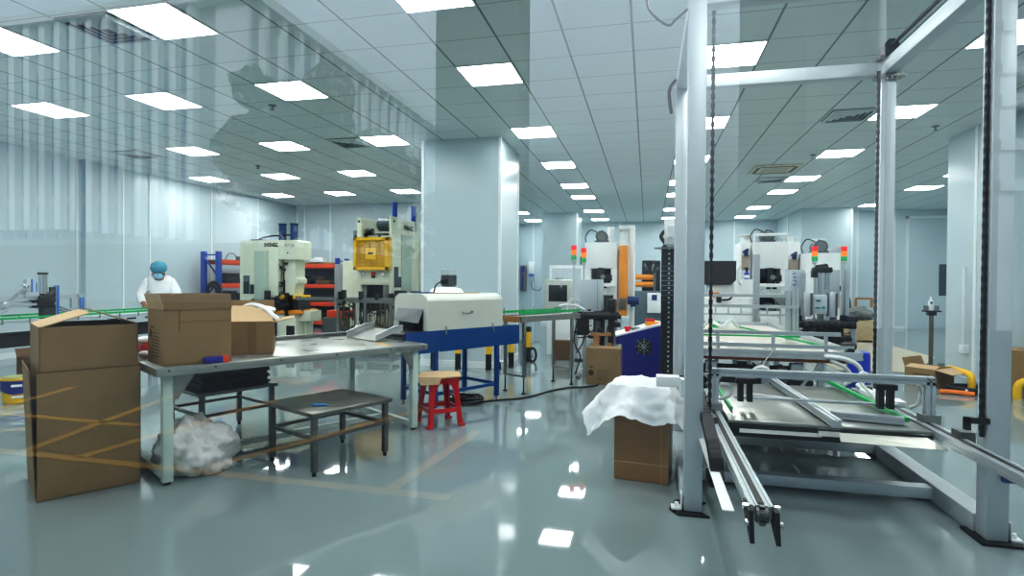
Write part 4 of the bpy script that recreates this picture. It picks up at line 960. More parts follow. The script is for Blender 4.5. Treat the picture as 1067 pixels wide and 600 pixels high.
b = M(); b.bar((.1,.5,0),(.1,.5,.62),.08,.05); b.bar((.28,.5,0),(.28,.5,.5),.06); b.box((.02,.46,.6),(.3,.54,.64)); tag(b.build('wooden_stand', wood), 'orange brown wooden stand behind the leaning carton', 'stand').location = (-.78,7.42,0)
# terminal behind
t = thing('control_terminal', 'beige control terminal with dark screen on a cabinet near the rear pillar', 'terminal', (-1.58,10.2,0))
b = M(); b.box((-.25,0,.78),(.25,.4,1.38), .03); b.build('terminal_case', mat('terminal_beige', rgb(200,204,196), .45), t)
b = M(); b.box((-.17,-.008,.98),(.17,.004,1.28), .01); b.build('screen', glassd, t)
b = M(); b.box((-.06,-.006,.83),(.06,.004,.88)); b.build('label_plate', greyd, t)
b = M(); b.box((-.21,.05,0),(.21,.4,.78), .01); b.build('pedestal', white, t)
b = M(); b.lathe([(.1,0),(.07,.03)],(0,.2,1.38),seg=16); b.build('vent_cap', greyd, t)
t = thing('white_panel_unit', 'pale framed panel standing behind the control terminal', 'panel', (-1.62,11.6,0))
b = M(); b.box((-.36,0,0),(.36,.06,1.68), .01); b.build('panel_frame', white, t)
b = M(); b.box((-.3,-.006,.9),(.3,.002,1.62)); b.build('panel_sheet', mat('pale_sheet', rgb(204,216,220), .4), t)
# cartons around the feeder
carton('leaning_carton', 'brown carton with round black print beside the blue console', (-.78,7.5,0), math.radians(-9), .48, .3, .47, (), m=card)
b = M(); b.prism([(.0,.0),(.48,0),(.48,.3),(0,.3)], 'z', .47, .476); t = bpy.data.objects['leaning_carton']; b.build('lid', card, t)
b = M(); b.cyl((.07,-.003,.15),(.07,.0005,.15),.038,seg=18); b.box((.05,-.002,.22),(.1,.0005,.235))
for k in range(6): b.box((.15,-.002,.06+.025*k),(.15+.12+.03*(k%2),.0005,.064+.025*k))
b.box((.4,-.002,.3),(.404,.0005,.4)); b.build('dark_print', ink, t)
carton('far_carton', 'small brown carton on the floor far behind the green conveyor', (-1.55,9.6,0), math.radians(5), .3, .25, .32, (), m=cardd)
b = M(); b.box((0,0,.32),(.3,.25,.325)); b.build('lid', cardd, bpy.data.objects['far_carton'])
# blue console
t = thing('control_console', 'deep blue control console with sloping top and round fan grille', 'console', (-.06,6.35,0), math.radians(4))
b = M(); b.prism([(-.2,0),(.26,0),(.26,.86),(.2,.87),(-.27,.74),(-.27,.66),(-.2,.66)], 'y', 0, .55); b.build('console_body', cblue, t)
b = M(); b.prism([(-.27,.742),(.2,.872),(.26,.862),(.26,.885),(.2,.895),(-.27,.757)], 'y', .02, .53); b.build('sloping_top', white, t)
b = M(); b.cyl((.03,-.012,.64),(.03,.001,.64),.085,seg=24); g = b.build('fan_grille', black, t)
b = M()
for a in range(4):
    q = a*PI/4+PI/4; b.bar((.03-.1*math.cos(q),-.016,.64-.1*math.sin(q)),(.03+.1*math.cos(q),-.016,.64+.1*math.sin(q)),.006)
for r_ in (.03,.058): b.tube([(.03+r_*math.cos(2*PI*k/16),-.016,.64+r_*math.sin(2*PI*k/16)) for k in range(16)], .003, seg=5, closed=True, smooth=1)
b.build('grille_wire', chrome, g)
b = M(); b.box((-.1,.1,.80),(.05,.3,.835)); b.build('keypad', greyd, t)
b = M(); b.lathe([(.03,.0),(.03,.03),(.045,.035),(.04,.06)],(-.14,.12,.79),seg=16); b.build('red_button', red, t)
t = thing('orange_lamp_box', 'small orange and red box on top of the blue console', 'box', (.05,6.5,.86), math.radians(15))
b = M(); b.box((-.06,-.04,.0),(.08,.06,.05), .006); b.build('orange_base', orange, t); b = M(); b.box((-.06,-.03,.05),(.03,.05,.08), .006); b.build('red_lid', red, t)
# ------------------------------------------------------------------ wrapped carton with white sheet
t = carton('wrapped_carton', 'brown carton in clear film on the floor left of the near lift post', (-.21,3.93,0), math.radians(-7), .36, .32, .62, (), m=mat('wrapped_card', rgb(150,112,72), .38, var=.08, scale=5, bump=.06))
b = M()
for z in (.12,.47,.5): b.box((-.002,-.002,z),(.362,.3,z+.006))
b.box((.31,-.002,0),(.315,.0,.6)); b.build('tape_strip', mat('clear_tape', rgb(186,150,108), .15), t)
b = M(); b.box((0,0,.62),(.36,.32,.626)); b.build('lid', card, t)
t = thing('plastic_cover', 'white plastic sheet draped over the wrapped carton', 'sheet', (-.03,4.07,.63), math.radians(-7))
b = M(); NN = 44; grid = []
for i in range(NN+1):
    row = []
    for j in range(NN+1):
        a = (i/NN-.5)*.95; c = (j/NN-.5)*.86
        dx = max(abs(a)-.185, 0)*(1 if a > 0 else -1); dy = max(abs(c)-.165, 0)*(1 if c > 0 else -1)
        d = math.hypot(dx, dy); x = min(max(a,-.185),.185); y = min(max(c,-.165),.165)
        ang = math.atan2(c, a); fold = .5+.5*math.sin(ang*7+1.3+1.5*noise.noise(Vector((a*4,c*4,1))))
        spread = .3+.22*fold
        if a < 0: spread += .08
        nx = (dx/d if d > 1e-6 else 0); ny = (dy/d if d > 1e-6 else 0)
        wr = .02*noise.noise(Vector((a*16,c*16,9)))*min(1,d*12); x += nx*(d*spread+.012*(d>0)+wr); y += ny*(d*spread+.012*(d>0)+wr)
        z = .012-d*(.93-.25*fold) + .016*noise.noise(Vector((a*9,c*9,2))) - .02*abs(noise.noise(Vector((a*14,c*14,5)))) + (.04*max(0,1-math.hypot(a/.18,c/.16)) if d == 0 else 0)
        row.append(b.bm.verts.new((x,y,z+.015)))
    grid.append(row)
for i in range(NN):
    for j in range(NN): b.bm.faces.new((grid[i][j],grid[i+1][j],grid[i+1][j+1],grid[i][j+1]))
b.build('film_sheet', mat('cover_film', rgb(236,240,242), .4, var=.02, bump=.25, scale=7, alpha=.93), t)
t.children[0].data.polygons.foreach_set('use_smooth',[True]*len(t.children[0].data.polygons))
# ------------------------------------------------------------------ left press (gap frame)
t = thing('gap_frame_press', 'cream gap frame press with open throat and two blue cylinders on top', 'press machine', (-8.13,10.0,0))
def bl(parts, nm, m, bev=.01, par=None):
    b = M()
    for a, c in parts: b.box(a, c, bev)
    return b.build(nm, m, par or t)
b = M(); b.prism([(0,0),(1.0,0),(1.0,.62),(.95,.62),(.95,1.0),(1.05,1.12),(1.05,1.75),(1.55,1.75),(1.55,2.1),(1.5,2.14),(.05,2.14),(0,2.1)], 'y', 0, .45); b.build('frame', cream, t)
bl([((.42,-.05,.75),(.78,0,1.93))], 'side_cover', green_grey, .015)
bl([((.78,-.03,1.02),(1.05,0,2.0))], 'side_plate', cream)
bl([((.85,.0,0),(1.5,.6,.66))], 'bed', cream, .01)
bl([((.8,-.06,.66),(1.62,.6,.74))], 'bolster', orange, .01)
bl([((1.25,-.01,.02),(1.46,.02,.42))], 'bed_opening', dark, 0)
b = M(); b.prism([(1.12,1.78),(1.42,1.78),(1.42,1.4),(1.48,1.35),(1.48,1.28),(1.42,1.25),(1.38,1.02),(1.15,1.02),(1.15,1.3),(1.12,1.4)], 'y', .08, .4); b.build('ram', cream, t)
b = M(); b.prism([(1.2,1.72),(1.38,1.72),(1.4,1.45),(1.3,1.42)], 'y', .085, .1); b.build('ram_window', dark, t)
bl([((1.02,.05,.95),(1.55,.45,1.03))], 'ram_plate', yellow, .01)
b = M()
for k in range(12):
    x = .85+.06*k; z = .75+.03*(k % 3); b.box((x,-.1+.03*(k%4),.74),(x+.05,.4,z+.1+.08*((k*5)%4)/3))
b.box((1.08,.1,1.03),(1.16,.5,1.75)); b.box((1.28,-.1,.62),(1.34,-.04,1.0)); b.cyl((1.3,-.05,1.0),(1.3,-.05,1.08),.05); clutter(b,(.75,-.12,.72),(1.6,.1,1.0),40,31,(.02,.09)); clutter(b,(1.05,.0,1.0),(1.2,.08,1.7),14,32,(.015,.05)); b.build('die_set', blackm, t)
b = M(); b.cyl((.62,-.2,.86),(.9,-.2,.86),.09,seg=18); b.box((.7,-.2,.74),(.82,-.08,.84)); b.build('blue_motor', motorb, t)
b = M(); b.box((.78,-.14,.92),(.86,-.04,1.12)); b.box((.0,-.12,.7),(.62,-.02,.78)); b.cyl((.12,-.12,.68),(.12,-.02,.68),.06); b.box((.3,-.16,.72),(.36,-.1,.92)); b.box((.4,-.1,.78),(.46,-.05,.95)); b.tube([(-.2,-.1,.95),(0,-.12,.85),(.2,-.14,.8),(.5,-.14,.76)], .02); b.build('feeder_linkage', blackm, t)
bl([((.1,-.01,1.05),(.26,.0,1.42))], 'instruction_plate', mat('plate_dark', rgb(40,52,60), .4), 0); bl([((.28,-.01,1.05),(.5,.0,1.24))], 'instruction_plate', MATS['plate_dark'], 0)
bl([((.11,-.014,1.3),(.25,-.01,1.4))], 'plate_heading', mat('plate_grey', rgb(96,110,116), .4), 0)
bl([((.38,-.04,.84),(.5,0,1.0))], 'switch_box', grey, .005)
def plate_text(nm, body, size, loc, par, m, rz=0.0, bold=.004):
    return text_mesh(nm, body, size, m, par, Matrix.Translation(loc) @ Matrix.Rotation(rz,4,'Z') @ Matrix.Rotation(PI/2,4,'X'), .002, 0, bold)
plate_text('maker_lettering', 'SVENEC', .105, (.66,-.006,2.01), t, ink)
plate_text('model_lettering', 'PCT-JA', .085, (1.2,-.006,2.0), t, greyd, bold=0)
b = M(); b.cyl((.98,.02,2.02),(.98,-.012,2.02),.022,seg=10); b.cyl((1.28,.02,1.88),(1.28,-.012,1.88),.016,seg=10); b.build('lifting_hole', dark, t)
for x in (.78, 1.05):
    b = M(); b.cyl((x,.3,2.14),(x,.3,2.48),.075,seg=18); cy_ = b.build('air_cylinder', motorb, t)
    b = M(); b.cyl((x,.3,2.48),(x,.3,2.5),.085,seg=18); b.cyl((x,.3,2.14),(x,.3,2.17),.085,seg=18); b.build('end_cap', black, cy_)
b = M(); b.tube([(.3,.2,2.15),(.42,.2,2.2),(.7,.2,2.24),(.84,.25,2.25),(1.1,.25,2.26),(1.2,.3,2.25)], .016); b.box((.2,.1,2.14),(.5,.3,2.165)); b.build('air_pipe', black, t)
b = M(); b.box((1.5,.1,.5),(1.8,.5,.72), .02); b.bar((1.6,.2,0),(1.6,.2,.5),.04); b.build('outfeed_shelf', cream, t)
for c in t.children:
    if not c.name.startswith('air_cylinder'): c.data.transform(Matrix.Diagonal((.87,1,1,1)))
# ------------------------------------------------------------------ right-hand straight side press
t = thing('straight_side_press', 'tall cream straight side press with yellow mesh guard beside the front pillar', 'press machine', (-5.77,10.5,0))
bl([((0,0,0),(.1,1.4,2.62))], 'side_frame', cream); bl([((.77-.06,0,0),(.77,1.45,2.64))], 'side_frame', cream)
bl([((.74,.45,.5),(.79,.95,2.3))], 'side_cover', green_grey); bl([((.76,1.45,0),(.86,1.6,2.2))], 'rear_duct', cream)
bl([((.1,.9,0),(.71,1.4,2.3)), ((.1,.0,1.55),(.71,.9,1.75)), ((.08,-.02,1.25),(.74,.2,1.58))], 'crown', cream)
bl([((.1,.0,.45),(.71,.9,.85)), ((.1,.1,0),(.71,.9,.45))], 'bed', cream)
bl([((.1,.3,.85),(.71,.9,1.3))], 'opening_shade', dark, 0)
bl([((.18,-.03,1.28),(.7,.0,1.5))], 'gauge_panel', cream)
for x in (.16, .6):
    b = M(); b.cyl((x,-.04,1.47),(x,-.02,1.47),.05,seg=18); g = b.build('gauge', chrome, t)
    b = M(); b.cyl((x,-.046,1.47),(x,-.04,1.47),.04,seg=18); b.build('dial', white, g)
bl([((.34,-.04,1.45),(.44,-.02,1.51))], 'red_plate', red, 0); bl([((.35,-.04,1.39),(.43,-.02,1.44))], 'display', black, 0)
b = M(); b.cyl((.15,.1,.9),(.15,.1,1.28),.03); b.cyl((.6,.05,.85),(.6,.05,1.3),.04); b.cyl((.66,.05,.85),(.66,.05,1.25),.03); b.box((.25,.1,.85),(.6,.3,.95)); b.build('guide_post', steel, t)
# yellow guard with mesh
b = M()
gx0, gx1, gz0, gz1 = .03, .78, 1.55, 2.2
for a, c in (((gx0,-.2,gz0),(gx1,-.14,gz0+.06)), ((gx0,-.2,gz1-.06),(gx1,-.14,gz1)), ((gx0,-.2,gz0),(gx0+.06,-.14,gz1)), ((gx1-.06,-.2,gz0),(gx1,-.14,gz1))): b.box(a, c)
b.box((gx0,-.14,gz0),(gx0+.02,.0,gz1)); b.box((gx1-.02,-.14,gz0),(gx1,.0,gz1)); g = b.build('yellow_guard', yellow, t)
b = M()
for k in range(26):
    x = gx0+.06+(gx1-gx0-.12)*k/25; b.box((x-.004,-.175,gz0+.05),(x+.004,-.168,gz1-.05))
for k in range(22):
    z = gz0+.06+(gz1-gz0-.12)*k/21; b.box((gx0+.05,-.17,z-.004),(gx1-.05,-.163,z+.004))
b.build('guard_mesh', yellow, g)
b = M(); b.box((gx0+.05,-.15,gz0+.05),(gx1-.05,-.145,gz1-.05)); b.build('guard_back', mat('ochre_back', rgb(150,100,14), .6), g)
b = M(); b.box((.29,-.185,1.76),(.52,-.176,1.99)); b.k = 1; b.box((.35,-.19,1.86),(.46,-.184,1.9)); b.build('guard_plate', [yellow, ink], g)
b = M(); b.cyl((.36,.3,2.5),(.71,.3,2.5),.14,seg=22); b.cyl((.34,.3,2.5),(.37,.3,2.5),.11,seg=22); b.build('main_motor', mat('motor_slate', rgb(70,86,94), .45), t)
b = M(); b.box((.1,.1,2.26),(.71,.14,2.3)); b.box((.12,.1,2.1),(.16,.16,2.3)); b.box((.42,.1,2.1),(.46,.16,2.3)); b.cyl((.15,.15,2.34),(.28,.15,2.34),.07); b.build('motor_bracket', blackm, t)
b = M(); b.box((-.14,.1,2.0),(-.02,.3,2.36), .01); b.prism([(-.14,2.0),(-.02,2.0),(-.02,1.95),(-.06,1.95)], 'y', .1, .3); b.build('side_box', mat('dark_green_box', rgb(52,70,74), .5), t)
for x, y in ((.6,.5),(.72,1.2)):
    b = M(); b.cyl((x,y,2.4),(x,y,2.98),.055,seg=16); b.cyl((x,y,2.94),(x,y,2.98),.07,seg=16); b.build('air_cylinder', rblue, t)
plate_text('maker_lettering', 'SVENEC', .13, (.795,.55,2.42), t, ink, PI/2)
b = M(); b.cyl((.76,.1,2.54),(.785,.1,2.54),.025,seg=10); b.cyl((.05,-.012,2.54),(.05,.01,2.54),.025,seg=10); b.build('lifting_hole', dark, t)
bl([((.765,.12,1.2),(.78,.3,1.62))], 'instruction_plate', MATS['plate_dark'], 0); bl([((.765,.33,1.2),(.78,.5,1.42))], 'instruction_plate', MATS['plate_dark'], 0)
b = M(); b.cyl((.9,.7,1.0),(1.15,.9,1.0),.12,seg=20); b.build('side_motor', motorb, t)
b = M(); b.box((.78,.1,.92),(.98,.3,1.14), .02); b.box((.74,-.06,.9),(.82,.0,1.08)); b.build('valve_unit', black, t)
bl([((-.5,.3,0),(-.02,.9,1.75))], 'electric_cabinet', cream, .02)
# transfer feeder in front of the presses, with hanging rods
t = thing('transfer_feeder', 'long steel transfer table between the two cream presses with hanging rods', 'conveyor', (-5.4,9.4,0))
b = M(); b.alu((-1.0,0,.99),(.95,0,.99),.04,.05); b.alu((-.9,.35,.99),(.95,.35,.99),.04,.05); b.box((-.2,.0,.93),(.98,.4,.965)); b.build('feed_rail', steel, t)
for x in (-.15,.4,.9):
    b = M(); b.alu((x,.03,0),(x,.03,.93),.05); b.build('leg', steel, t)
rnd = random.Random(5)
b = M()
for k in range(90):
    x = -.18+1.12*rnd.random(); y = -.05+.4*rnd.random(); z0 = .38+.25*rnd.random(); b.cyl((x,y,z0),(x+.02*rnd.random(),y,.93),.006,seg=5)
    if k % 3 == 0: b.ball((x,y,z0),.035,(1,1,1),8)
b.build('hanging_rod', mat('tarnished_rod', rgb(112,100,86), .4, .6, var=.3), t)['kind'] = 'stuff'
b = M(); b.box((-.12,.1,.24),(.9,.42,.3)); b.box((-.2,-.02,.06),(.95,.5,.12)); b.build('lower_tray', blackm, t)
b = M()
for x in (-.12,-.05,.3,.62): b.box((x,-.05,.99),(x+.05,.05,1.1+.04*((x*10)%2)))
b.box((.1,.1,.8),(.7,.3,.93)); clutter(b,(-.15,.0,.7),(.95,.3,.95),30,33); b.build('grip_block', blackm, t)
b = M(); b.box((.2,.02,.3),(.26,.08,.93)); b.build('white_column', white, t)
b = M(); b.box((-.62,.2,.62),(-.1,.5,.76), .01); tag(b.build('orange_bin', rorange), 'orange bin behind the hanging rods of the transfer table', 'bin').location = (-5.4,9.6,0)
b = M(); b.box((-.2,0,.0),(.25,.3,.62), .02); tag(b.build('dark_bin', dsteel), 'dark grey bin under the orange bin', 'bin').location = (-5.9,9.75,0)

# ------------------------------------------------------------------ storage racks
def rack(label, loc, rz, L_, d, h, levels):
    t = thing('storage_rack', label, 'rack', loc, rz, 'blue and orange storage racks')
    for x in (0, L_-.1):
        for y in (0, d-.1):
            b = M(); b.box((x,y,0),(x+.1,y+.1,h), .004); b.build('upright', rblue, t)
        for k in range(3):
            z = .2+k*.6; zz = min(z+.55, h-.1)
            b = M(); b.bar((x+.035,.05,z),(x+.035,d-.05,zz) if k % 2 == 0 else (x+.035,.05,z),.03) if k % 2 == 0 else b.bar((x+.035,d-.05,z),(x+.035,.05,zz),.03); b.build('brace', rblue, t)
        b = M(); b.bar((x+.035,.05,h-.08),(x+.035,d-.05,h-.08),.03); b.build('brace', rblue, t)
    for z in levels:
        for y in (0, d-.05):
            b = M(); b.box((.07,y,z-.11),(L_-.07,y+.05,z), .003); b.build('shelf_beam', rorange, t)
        b = M(); b.box((.07,.05,z-.03),(L_-.07,d-.05,z-.01)); b.build('shelf_deck', greyd, t)
    return t
rack('blue and orange rack against the left wall, left of the gap frame press', (-9.5,11.0,0), PI/2, 2.0, .5, 1.98, (.25,.7,1.25,1.8))
rack('blue and orange rack on the back wall between the two cream presses', (-10.0,14.15,0), 0, 1.66, .6, 1.95, (.2,.72,1.22,1.78))
# things on the racks
def stock(nm, label, cat, m, parts, loc, grp=None):
    b = M()
    for a, c in parts: b.box(a, c, .01)
    o = b.build(nm, m); o.location = loc; tag(o, label, cat, grp)
stock('die_tool', 'dark die tool on the middle shelf of the left wall rack', 'tool', blackm, [((-.3,0,0),(0,.7,.14)),((-.25,.1,.14),(-.05,.5,.24))], (-9.55,11.3,1.25))
stock('small_box', 'pale small box on the middle shelf of the left wall rack', 'box', grey, [((-.2,0,0),(0,.3,.1))], (-9.55,12.15,1.25))
stock('die_tool', 'dark clutter of dies on the lower shelf of the left wall rack', 'tool', blackm, [((-.35,0,0),(0,1.0,.18)),((-.3,.2,.18),(-.05,.4,.36)),((-.3,.6,.18),(-.1,.75,.3))], (-9.55,11.3,.7))
stock('gauge_tool', 'small grey gauge on the top shelf of the left wall rack', 'tool', greyd, [((-.2,0,0),(0,.15,.1)),((-.15,.3,0),(0,.6,.06))], (-9.6,11.9,1.8))
b = M(); b.tube([(-9.75,11.5,1.82),(-9.75,11.6,1.95),(-9.75,11.8,1.95),(-9.75,11.9,1.82)], .01); tag(b.build('wire_handle', dsteel), 'bent wire handle on the top shelf of the left wall rack', 'handle')
stock('plank', 'pale wooden plank lying on top of the back wall rack', 'plank', wood, [((0,0,0),(1.2,.2,.05))], (-9.8,14.3,1.79))
stock('cloth_bundle', 'whitish bundle on top of the back wall rack', 'bundle', plastic, [((0,0,0),(.4,.25,.1)),((.1,.05,.1),(.3,.2,.14))], (-9.3,14.25,1.845))
stock('parts_tray', 'brown parts tray on the upper shelf of the back wall rack', 'tray', cardd, [((0,0,0),(.4,.3,.1)),((.05,.0,.1),(.15,.2,.2))], (-9.1,14.25,1.22))
stock('die_block', 'dark die blocks on the upper shelf of the back wall rack', 'tool', blackm, [((0,0,0),(.3,.3,.12)),((.1,.05,.12),(.2,.2,.25))], (-9.6,14.25,1.22))
stock('covered_die', 'dark covered die on the bottom shelf of the back wall rack', 'tool', black, [((0,0,0),(.7,.4,.2)),((.15,.05,.2),(.6,.35,.4))], (-9.3,14.25,.2))
b = M(); b.box((-9.9,14.79,0),(-8.45,14.82,1.72)); tag(b.build('dark_backboard', mat('rack_back', rgb(96,100,106), .6)), 'dark sheet standing behind the back wall rack', 'sheet')
b = M(); b.box((0,0,0),(.5,.05,1.75), .02); o = b.build('clear_sheet', mat('grey_film', rgb(150,156,162), .3, var=.12, scale=3)); o.location = (-7.9,13.2,0); tag(o, 'grey upright sheet of film between the gap frame press and the back rack', 'sheet')
# black hose hanging on the rack's left end
b = M(); b.tube([(-9.6+.16*math.cos(a),10.965,1.08+.2*math.sin(a)) for a in [2*PI*k/12 for k in range(12)]], .03, closed=True); b.tube([(-9.62+.12*math.cos(a),10.93,1.05+.16*math.sin(a)) for a in [2*PI*k/12 for k in range(12)]], .03, closed=True); tag(b.build('coiled_hose', black), 'black coiled hose hanging at the near end of the left wall rack', 'hose')
# ------------------------------------------------------------------ long conveyor on the left
t = thing('line_conveyor', 'long low line conveyor with green edges running along the left wall', 'conveyor', (-7.55,7.0,0))
b = M(); b.box((-.3,-3.0,.72),(.3,2.4,.8)); b.box((-.27,-3.0,.8),(.27,2.4,.83)); b.build('conveyor_bed', grey, t)
for x in (-.3,.29):
    b = M(); b.box((x-.012,-3.0,.855),(x+.012,2.4,.88)); b.build('green_guide', greenb, t)
    b = M()
    for k in range(18): b.cyl((x,-2.9+.3*k,.78),(x,-2.9+.3*k,.86),.01,seg=6)
    b.build('guide_post', steel, t)
for y in (-2.8,-1.2,.6,2.2):
    for x in (-.26,.26):
        b = M(); b.alu((x,y,0),(x,y,.72),.05); b.build('leg', alu, t)
b = M(); b.box((-.24,-3.0,.52),(.24,1.0,.66)); b.build('under_shadow', black, t)  # black box added for the shadow band below the conveyor bed
b = M()
for k in range(9): b.box((.301,-1.0+.3*k,.76),(.305,-.85+.3*k,.785))
b.build('dark_slot', dark, t)
t = thing('cylinder_jig', 'aluminium jig with upright air cylinder and blue striped posts above the line conveyor', 'machine', (-7.45,5.6,.83))
b = M(); b.alu((0,-.55,.28),(0,-.05,.28),.05,.06); b.alu((0,.15,.28),(0,.42,.28),.05,.06); b.build('upper_beam', alu, t)
b = M(); b.alu((-.05,-.9,.19),(-.05,.15,.19),.07,.07); b.alu((.06,-.9,.19),(.06,.1,.19),.03,.03); b.build('lower_rail', alu, t)
b = M(); b.cyl((.02,-.46,.2),(.02,-.19,.42),.016,seg=10); b.ball((.02,-.46,.2),.03,(1,1,1),10); b.ball((.02,-.24,.42),.025,(1,1,1),10); b.build('link_arm', chrome, t)
b = M(); b.box((-.03,-.22,.3),(.03,-.14,.5), .004); b.box((-.04,-.24,.28),(.04,-.08,.33)); bk = b.build('clamp_block', alu, t)
b = M(); b.box((.031,-.17,.34),(.034,-.15,.5)); b.box((.031,-.11,.34),(.034,-.1,.46)); b.build('blue_stripe', mat('stripe_blue', rgb(40,110,200), .4), bk)
b = M(); b.cyl((.02,-.02,.32),(.02,-.02,.56),.045,seg=18); cy_ = b.build('air_cylinder', chrome, t)
b = M(); b.cyl((.02,-.02,.56),(.02,-.02,.585),.055,seg=18); b.build('cap', black, cy_)
b = M(); b.box((-.07,-.13,.14),(.09,.08,.24), .01); b.box((-.04,-.06,.22),(.08,.05,.32), .01); b.cyl((.04,-.08,.26),(.04,.1,.32),.035); b.build('valve_block', blackm, t)
b = M(); b.box((.0,-.06,0),(.08,.09,.16)); b.box((-.02,.08,0),(.02,.14,.4)); b.build('dark_column', mat('column_dark', rgb(46,50,54), .5), t)
b = M(); b.alu((.0,.16,0),(.0,.16,.42),.04); b.alu((.0,.47,0),(.0,.47,.3),.07); b.box((-.02,.35,.12),(.02,.45,.28)); ps = b.build('post', alu, t)
b = M(); b.box((.022,.15,.0),(.026,.18,.42)); b.box((.036,.44,.02),(.04,.46,.26)); b.box((.036,.48,.02),(.04,.5,.26)); b.build('blue_stripe', MATS['stripe_blue'], ps)
b = M(); b.bar((.0,.2,.14),(.0,.45,.04),.02); b.bar((.02,.2,.1),(.02,.45,.0),.02); b.build('brace', steel, t)
b = M(); b.lathe([(.06,0),(.05,.03),(.035,.06),(.035,.12)],(.02,-.55,0),seg=14); b.cyl((.02,-.55,.1),(.02,-.44,.13),.025); b.build('pedestal', alu, t)
# carton, bucket near the line conveyor
carton('brown_carton', 'dark brown carton on the floor behind the tall carton at far left', (-6.9,5.05,0), math.radians(80), .35, .3, .42, (('back',.1,60,cardd),), m=cardd)
t = thing('paint_bucket', 'blue and yellow paint bucket on the floor at the far left edge', 'bucket', (-6.62,4.72,0))
b = M(); b.lathe([(.13,0),(.145,.02),(.155,.25),(.16,.27),(.15,.275),(.14,.27)], seg=28); b.build('bucket_body', yellow, t)
b = M()
for k in range(28):
    a0 = 2*PI*k/28; a1 = 2*PI*(k+1)/28
    def zz(a): return .13+.025*math.sin(2*a)
    rr = .1565
    b.raw([(rr*math.cos(a0),rr*math.sin(a0),zz(a0)),(rr*math.cos(a1),rr*math.sin(a1),zz(a1)),(rr*math.cos(a1),rr*math.sin(a1),.25),(rr*math.cos(a0),rr*math.sin(a0),.25)],[(0,1,2,3)])
b.build('blue_wrap', mat('bucket_blue', rgb(24,40,120), .4), t)
b = M(); b.lathe([(.145,.268),(.145,.28)], seg=28); b.build('lid', mat('lid_green', rgb(150,160,110), .5), t)
b = M()
for a in (-.75,):
    b.cbox((.16*math.cos(a),.16*math.sin(a),.2),(.004,.09,.025),rot=(0,0,a)); b.cbox((.155*math.cos(a+.1),.155*math.sin(a+.1),.08),(.004,.11,.02),rot=(0,0,a+.1))
b.build('pale_print', tapewhite, t)
# ------------------------------------------------------------------ worker
def skin(name, verts, edges, radii, m, parent, root=0, sub=2):
    me = bpy.data.meshes.new(name); me.from_pydata(verts, edges, []); me.materials.append(m)
    o = bpy.data.objects.new(name, me); COL.objects.link(o)
    md = o.modifiers.new('skin', 'SKIN'); md.use_smooth_shade = True
    for i, r in enumerate(radii):
        v = me.skin_vertices[0].data[i]; v.radius = (r, r) if isinstance(r, (int, float)) else r; v.use_root = (i == root)
    s_ = o.modifiers.new('sub', 'SUBSURF'); s_.levels = sub; s_.render_levels = sub
    dg = bpy.context.evaluated_depsgraph_get(); dg.update()
    m2 = bpy.data.meshes.new_from_object(o.evaluated_get(dg)); bpy.data.objects.remove(o)
    m2.polygons.foreach_set('use_smooth', [True]*len(m2.polygons))
    if not m2.materials: m2.materials.append(m)
    o = bpy.data.objects.new(name, m2); COL.objects.link(o); o.parent = parent
    return o
skinm = mat('skin_tone', rgb(150,104,82), .55); coat = mat('white_coat', rgb(232,234,236), .75, var=.04, bump=.1, scale=9)
trs = mat('grey_trousers', rgb(120,130,140), .8); capm = mat('bouffant_blue', rgb(64,140,164), .7, var=.12, scale=14, bump=.3); maskm = mat('mask_blue', rgb(140,196,224), .7)
t = thing('person', 'worker in white coat, blue hair cap and face mask bending over the line conveyor', 'person', (-8.06,7.98,0), math.radians(-50))
# local +x is the way the worker faces; leaning forward with lowered head
HD = Vector((.30,.0,1.43))
V = [(0,0,.93),(.02,0,1.06),(.09,0,1.22),(.15,0,1.31),(.205,0,1.355),(.26,0,1.40),(.30,0,1.45),
     (.11,.12,1.28),(.18,.255,1.06),(.37,.20,.93),(.44,.17,.90),
     (.11,-.12,1.28),(.18,-.255,1.06),(.37,-.20,.93),(.44,-.17,.90),
     (0,.10,.88),(.0,.11,.48),(-.02,.11,.09),(.13,.12,.035),
     (0,-.10,.88),(.0,-.11,.48),(-.02,-.11,.09),(.13,-.12,.035)]
Ed = [(0,1),(1,2),(2,3),(3,4),(4,5),(5,6),(3,7),(7,8),(8,9),(9,10),(3,11),(11,12),(12,13),(13,14),(0,15),(15,16),(16,17),(17,18),(0,19),(19,20),(20,21),(21,22)]
Rd = [.13,.13,.145,.12,.055,.085,.082,.06,.05,.036,.03,.06,.05,.036,.03,.085,.06,.042,.035,.085,.06,.042,.035]
for sgn, wi in ((1,10),(-1,14)):
    w0 = Vector(V[wi])
    for k in range(5):
        if k < 4:
            a = (k-1.5)*.018; ln = (.03,.035,.032,.026)[k]
            p = [w0+Vector((.03,sgn*a,-.01)), w0+Vector((.03+ln,sgn*a*1.2,-.02)), w0+Vector((.03+1.8*ln,sgn*a*1.25,-.045))]
        else: p = [w0+Vector((.0,-sgn*.03,-.01)), w0+Vector((.025,-sgn*.045,-.02)), w0+Vector((.045,-sgn*.05,-.03))]
        base = len(V); V += [tuple(q) for q in p]; Ed += [(wi,base),(base,base+1),(base+1,base+2)]; Rd += [.010,.009,.008]
body = skin('body', V, Ed, Rd, skinm, t)
b = M(); b.ball((.38,0,1.405),.02,(1.1,.7,1)); b.ball((.355,.035,1.45),.012); b.ball((.355,-.035,1.45),.012); b.ball((.28,.085,1.42),.03,(.6,.4,1)); b.ball((.28,-.085,1.42),.03,(.6,.4,1)); b.build('face_feature', skinm, t)
b = M(); b.ball((.372,.032,1.445),.009); b.ball((.372,-.032,1.445),.009); b.build('eye', dark, t)
